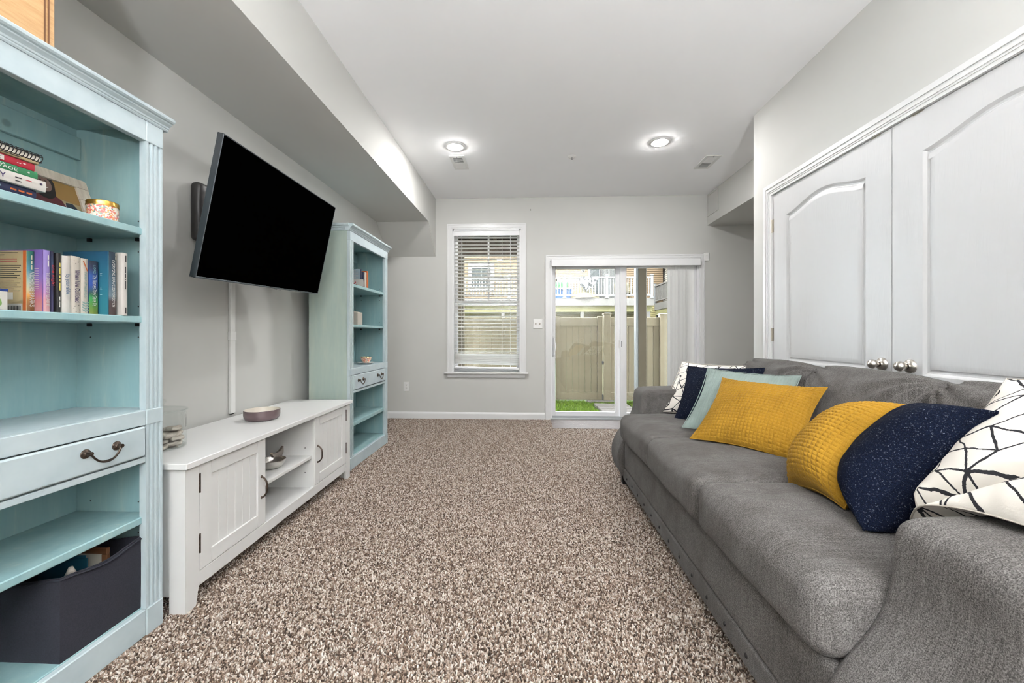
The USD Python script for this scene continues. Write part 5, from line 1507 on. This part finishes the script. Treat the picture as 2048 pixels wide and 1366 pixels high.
def fence_post(x0, x1, top, label):
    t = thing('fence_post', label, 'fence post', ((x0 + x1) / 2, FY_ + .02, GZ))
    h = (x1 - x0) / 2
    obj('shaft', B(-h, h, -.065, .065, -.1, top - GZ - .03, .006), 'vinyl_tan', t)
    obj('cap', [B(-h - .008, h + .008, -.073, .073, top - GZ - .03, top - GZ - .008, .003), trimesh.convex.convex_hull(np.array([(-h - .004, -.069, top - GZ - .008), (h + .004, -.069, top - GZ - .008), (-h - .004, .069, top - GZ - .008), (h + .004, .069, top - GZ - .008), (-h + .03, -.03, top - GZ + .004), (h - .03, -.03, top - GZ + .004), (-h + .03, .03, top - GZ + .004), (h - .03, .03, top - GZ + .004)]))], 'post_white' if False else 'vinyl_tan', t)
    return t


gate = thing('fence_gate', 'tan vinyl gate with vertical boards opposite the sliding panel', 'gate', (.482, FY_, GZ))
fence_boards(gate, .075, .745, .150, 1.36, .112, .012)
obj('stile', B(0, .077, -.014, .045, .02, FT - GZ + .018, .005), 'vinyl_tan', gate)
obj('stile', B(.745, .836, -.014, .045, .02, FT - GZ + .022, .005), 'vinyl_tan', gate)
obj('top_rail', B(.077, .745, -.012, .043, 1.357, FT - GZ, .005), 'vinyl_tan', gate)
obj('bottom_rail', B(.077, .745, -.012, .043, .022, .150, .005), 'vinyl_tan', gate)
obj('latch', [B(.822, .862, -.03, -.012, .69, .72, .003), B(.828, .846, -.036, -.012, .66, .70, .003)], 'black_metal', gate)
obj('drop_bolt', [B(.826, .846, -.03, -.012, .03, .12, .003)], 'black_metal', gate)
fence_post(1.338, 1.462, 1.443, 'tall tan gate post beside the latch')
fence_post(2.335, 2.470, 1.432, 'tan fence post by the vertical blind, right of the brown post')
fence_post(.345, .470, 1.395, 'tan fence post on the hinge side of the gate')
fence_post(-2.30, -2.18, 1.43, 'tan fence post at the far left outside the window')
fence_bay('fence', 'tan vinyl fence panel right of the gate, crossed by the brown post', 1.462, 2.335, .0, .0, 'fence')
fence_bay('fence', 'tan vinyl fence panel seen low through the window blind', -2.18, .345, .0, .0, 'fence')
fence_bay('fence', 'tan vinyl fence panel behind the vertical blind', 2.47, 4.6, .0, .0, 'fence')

# our own upper deck: posts, beam and joists over the patio
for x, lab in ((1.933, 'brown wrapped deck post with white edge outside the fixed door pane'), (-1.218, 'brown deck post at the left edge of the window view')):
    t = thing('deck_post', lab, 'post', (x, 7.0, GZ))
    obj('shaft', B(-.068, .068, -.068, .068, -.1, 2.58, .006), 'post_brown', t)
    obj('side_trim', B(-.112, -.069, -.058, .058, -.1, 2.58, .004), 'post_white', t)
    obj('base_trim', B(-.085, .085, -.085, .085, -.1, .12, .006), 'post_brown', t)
ud = thing('upper_deck', 'brown wooden deck overhead, its beam crossing the top of the window', 'deck', (.4, 6.1, 2.43))
obj('beam', B(-2.6, 2.6, .83, .97, 0, .24, .006), 'deck_brown', ud)
for k in range(14):
    x = -2.6 + k * .4
    obj('joist', B(x - .02, x + .02, -.99, .98, .24, .44), 'deck_brown', ud)
for k in range(14):
    obj('deck_board', B(-2.7, 2.7, -.98 + k * .144, -.98 + k * .144 + .138, .44, .465, .003), 'deck_brown', ud)
obj('fascia', B(-2.7, 2.7, 1.04, 1.07, .20, .48, .004), 'deck_brown', ud)
# unseen upper storey and roof, added to shade the fence and lawn
struct('added_upper_wall', [B(-4.5, 5.6, YB + .0, YB + WT, ZC + .12, 8.6), B(-4.5, XL - .12, YB, YB + WT, GZ - .2, ZC + .12), B(XA + .12, 5.6, YB, YB + WT, GZ - .2, ZC + .12)], 'house_wall')
struct('added_roof', B(-4.5, 5.6, -4.5, YB + .3, 8.6, 8.8), 'house_wall')

# ---- the house across the yard
HY = 21.0
nh = thing('neighbor_house', 'tan sided house across the yard behind a raised deck', 'house', (1.0, HY, GZ))
obj('wall_core', B(-10, 5.9, .06, 4, -.1, 8.2), 'siding_tan', nh)
for k in range(32):
    z = 2.78 + k * .108
    prof = Polygon([(.06, z), (.018, z), (.030, z + .075), (.045, z + .108), (.06, z + .108)])
    obj('siding_board', prism(prof, -10, 5.9, 'yz'), 'siding_tan', nh)
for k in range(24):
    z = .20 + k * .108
    obj('siding_board', prism(Polygon([(.06, z), (.018, z), (.030, z + .075), (.045, z + .108), (.06, z + .108)]), -10, 5.9, 'yz'), 'siding_shaded', nh)


def ext_window(x0, x1, z0, z1, cols, rows, tw=.09):
    w = obj('window', [B(x0 - tw, x1 + tw, -.035, .03, z1, z1 + tw + .03, .004), B(x0 - tw, x1 + tw, -.035, .03, z0 - tw, z0, .004), B(x0 - tw, x0, -.035, .03, z0, z1, .004), B(x1, x1 + tw, -.035, .03, z0, z1, .004)], 'rail_white', nh)
    obj('pane', B(x0, x1, -.005, .02, z0, z1), 'dark_glass', w)
    for c in range(1, cols):
        x = x0 + (x1 - x0) * c / cols
        obj('muntin', B(x - .02, x + .02, -.015, .0, z0, z1), 'rail_white', w)
    for r_ in range(1, rows):
        z = z0 + (z1 - z0) * r_ / rows
        obj('muntin', B(x0, x1, -.015, .0, z - .02, z + .02), 'rail_white', w)


ext_window(-4.03, -3.04, 3.75, 4.72, 2, 2, .20)
ext_window(2.16, 2.62, 2.85, 4.95, 1, 1, .12)
ext_window(2.74, 3.50, 2.85, 4.95, 2, 1, .06)
cur = [B(2.75 + k * .068, 2.75 + k * .068 + .034, -.012, -.006, 2.86, 4.9) for k in range(11)]
obj('vertical_blind', cur, 'fascia_cream', nh)
obj('corner_trim', B(.40, .48, .0, .06, 2.7, 6.2), 'post_brown', nh)
wl = thing('wall_lamp', 'round wall lamp on the tan siding across the yard', 'lamp', (2.79, HY + .018, 4.40))
obj('back_plate', lathe([(0, .02), (.09, .02), (.10, .0), (0, 0)], 18, '-y'), 'rail_white', wl)
obj('globe', lathe([(0, .10), (.04, .09), (.055, .06), (.04, .02), (0, .02)], 14, '-y'), 'dark_glass', wl, 40)

# raised deck in front of it
DY = 17.8
nd = thing('neighbor_deck', 'raised deck with white railing across the yard', 'deck', (1.0, DY, GZ))
dz = 2.66 - GZ
obj('fascia', B(-7, 4.46, -.02, .02, dz - .32, dz, .006), 'fascia_cream', nd)
for k in range(20):
    obj('deck_board', B(-7, 4.46, .02 + k * .156, .02 + k * .156 + .150, dz - .04, dz - .012), 'fascia_cream', nd)
obj('beam', B(-7, 4.46, .25, .40, dz - .58, dz - .32, .006), 'beam_shaded', nd)
obj('beam', B(-7, 4.46, 2.6, 2.75, dz - .55, dz - .30, .006), 'beam_shaded', nd)
for x in (-6, -2.2, 1.36, 4.3):
    obj('support_post', B(x - .075, x + .075, .24, .40, -.1, dz - .58, .006), 'fascia_cream', nd)
for x in (-6.8, -4.3, -1.9, .55, 2.40, 4.36):
    p = obj('rail_post', B(x - .055, x + .055, -.055, .055, dz, dz + 1.0, .006), 'rail_white', nd)
    obj('post_cap', [B(x - .075, x + .075, -.075, .075, dz + 1.0, dz + 1.03, .004), B(x - .05, x + .05, -.05, .05, dz + 1.03, dz + 1.06, .01)], 'rail_white', p)
    obj('post_skirt', B(x - .075, x + .075, -.075, .075, dz, dz + .06, .006), 'rail_white', p)
obj('top_rail', B(-6.8, 4.36, -.045, .045, dz + .885, dz + .945, .008), 'rail_white', nd)
obj('bottom_rail', B(-6.8, 4.36, -.03, .03, dz + .10, dz + .17, .006), 'rail_white', nd)
for k in range(86):
    x = -6.7 + k * .1285
    obj('baluster', B(x - .019, x + .019, -.019, .019, dz + .16, dz + .895), 'rail_white', nd)


def draped(name, label, category, x0, x1, drop, material, y=-.06, seed=0, skew=0.0):
    """cloth hung over the top rail: both falls and the fold over it"""
    t = thing(name, label, category, (1.0, DY, GZ + dz))
    n, mrows = 22, 20
    g = np.linspace(0, 1, n)
    s = np.linspace(0, 1, mrows)
    V = []
    for i, u in enumerate(g):
        front = drop(u)
        for q in s:
            x = x0 + (x1 - x0) * u + skew * q * (u - .5)
            z = .955 - front * q
            yy = y - .012 * math.sin(u * 19 + seed) * q - .02 * q
            V.append((x, yy, z))
    v = np.array(V)
    back = v.copy(); back[:, 1] = -back[:, 1] - .02; back[:, 2] = .955 - (0.955 - back[:, 2]) * .4
    f = []
    for i in range(n - 1):
        for j in range(mrows - 1):
            a, b, c, d = i * mrows + j, (i + 1) * mrows + j, (i + 1) * mrows + j + 1, i * mrows + j + 1
            f += [(a, d, c), (a, c, b)]
    K = len(v)
    fb = [(a + K, c + K, b + K) for a, b, c in f]
    br = []
    for i in range(n - 1):
        a, b = i * mrows, (i + 1) * mrows
        br += [(a, b, b + K), (a, b + K, a + K)]
    v2 = np.vstack([v, back])
    thick = v2 + np.array([0, .008, .004])
    m = trimesh.Trimesh(np.vstack([v2, thick]), np.array(f + fb + br + [(a + 2 * K, c + 2 * K, b + 2 * K) for a, b, c in f + fb + br]), process=False)
    obj('cloth', m, material, t, 50)
    return t


draped('throw_blanket', 'black and grey leaf print blanket hung over the white deck railing', 'blanket', 1.22, 2.02, lambda u: .10 + .55 * (1 - abs(u - .36) / .64) ** .8, 'throw_print', -.075, 1)
cv_ = thing('furniture_cover', 'cream canvas cover over furniture behind the deck railing', 'cover', (2.45, DY + .55, 2.66))
m = lathe([(0, .92), (.10, .90), (.22, .62), (.40, .40), (.62, .22), (.75, .02), (0, 0)], 22)
obj('canvas', wobble(m, .03, 3, 2), 'canvas_cream', cv_, 50)
cv2 = thing('patio_chair', 'low tan patio armchair at the right behind the railing', 'chair', (4.30, DY + .7, 2.66))
obj('seat', B(-.35, .35, -.3, .3, .25, .42, .04), 'canvas_cream', cv2)
obj('backrest', move(B(-.35, .35, .2, .32, .3, .85, .05), rx=-8), 'canvas_cream', cv2)
for x in (-.36, .28):
    obj('armrest', B(x, x + .08, -.3, .3, .40, .58, .02), 'lattice_wood', cv2)
for x in (-.3, .3):
    for y in (-.26, .26):
        obj('leg', B(x - .03, x + .03, y - .03, y + .03, 0, .26), 'lattice_wood', cv2)
tub = thing('storage_tub', 'bright blue plastic tub behind the deck railing at the left', 'tub', (1.50, DY + .45, 2.66))
obj('tub', prism(Polygon([(-.33, 0), (.33, 0), (.38, .42), (-.38, .42)]), -.25, .25, 'xz'), 'tub_blue', tub)
obj('rim', B(-.41, .41, -.28, .28, .40, .44, .01), 'tub_blue', tub)
gt = thing('green_crate', 'green plastic crate above the blue tub on the deck', 'crate', (1.47, DY + .75, 2.66))
obj('stand', B(-.3, .3, -.2, .2, 0, .55, .01), 'dark_wood', gt)
obj('crate', [B(-.28, .28, -.2, .2, .55, .80, .01)], 'toy_green', gt)
lt = thing('lattice_panel', 'white lattice screen behind the deck railing', 'lattice', (2.35, DY + 2.6, 2.66))
obj('frame', [B(-1.0, 1.0, -.02, .02, .02, .10), B(-1.0, 1.0, -.02, .02, 1.12, 1.2), B(-1.0, -.94, -.02, .02, .02, 1.2), B(.94, 1.0, -.02, .02, .02, 1.2)], 'fascia_cream', lt)
for k in range(14):
    obj('slat', B(-.90 + k * .14, -.83 + k * .14, -.012, .0, .08, 1.15), 'fascia_cream', lt)
for k in range(9):
    obj('slat', B(-.95, .95, .0, .012, .14 + k * .125, .19 + k * .125), 'fascia_cream', lt)

# neighbouring bay and deck on the right
rh = thing('side_house', 'cream sided wall with a dark glass door, right of the raised deck', 'house', (7.0, 18.0, GZ))
obj('wall_core', B(.06, 5, -3.0, 6, -.1, 8.2), 'siding_cream', rh)
for k in range(46):
    z = 2.0 + k * .108
    obj('siding_board', prism(Polygon([(.06, z), (.02, z), (.035, z + .08), (.045, z + .108), (.06, z + .108)]), -3.0, 6, 'xz'), 'siding_cream', rh)
gd = obj('glass_door', [B(-.02, .05, .9, 1.02, 2.84, 5.0), B(-.02, .05, 1.9, 2.02, 2.84, 5.0), B(-.02, .05, .9, 2.02, 4.9, 5.02)], 'rail_white', rh)
obj('pane', B(-.0, .03, 1.02, 1.9, 2.84, 4.9), 'dark_glass', gd)
obj('eave', [B(-.35, .06, -3.0, 6, 4.95, 5.10, .01), B(-.35, -.30, -3.0, 6, 4.85, 5.10, .005)], 'fascia_cream', rh)
rd = thing('side_deck', 'cream deck with slatted railing on the right, in front of the glass door', 'deck', (6.5, 17.5, GZ))
obj('fascia', B(-.03, .02, -.5, 3.6, dz - .34, dz, .005), 'fascia_cream', rd)
obj('floor', B(.02, .55, -.5, 3.6, dz - .05, dz), 'fascia_cream', rd)
obj('beam', B(.0, .5, .2, 3.5, dz - .60, dz - .34, .005), 'beam_shaded', rd)
obj('top_rail', B(-.045, .045, -.5, 3.5, dz + .86, dz + .93, .006), 'fascia_cream', rd)
obj('bottom_rail', B(-.03, .03, -.5, 3.5, dz + .10, dz + .16, .005), 'fascia_cream', rd)
for k in range(31):
    y = -.45 + k * .1285
    obj('baluster', B(-.018, .018, y - .018, y + .018, dz + .15, dz + .87), 'fascia_cream', rd)
for y in (-.5, 3.55):
    obj('support_post', B(.05, .20, y - .07, y + .07, -.1, dz - .34, .005), 'fascia_cream', rd)
    obj('rail_post', B(-.06, .06, y - .06, y + .06, dz - .0, dz + 1.03, .005), 'rail_white', rd)
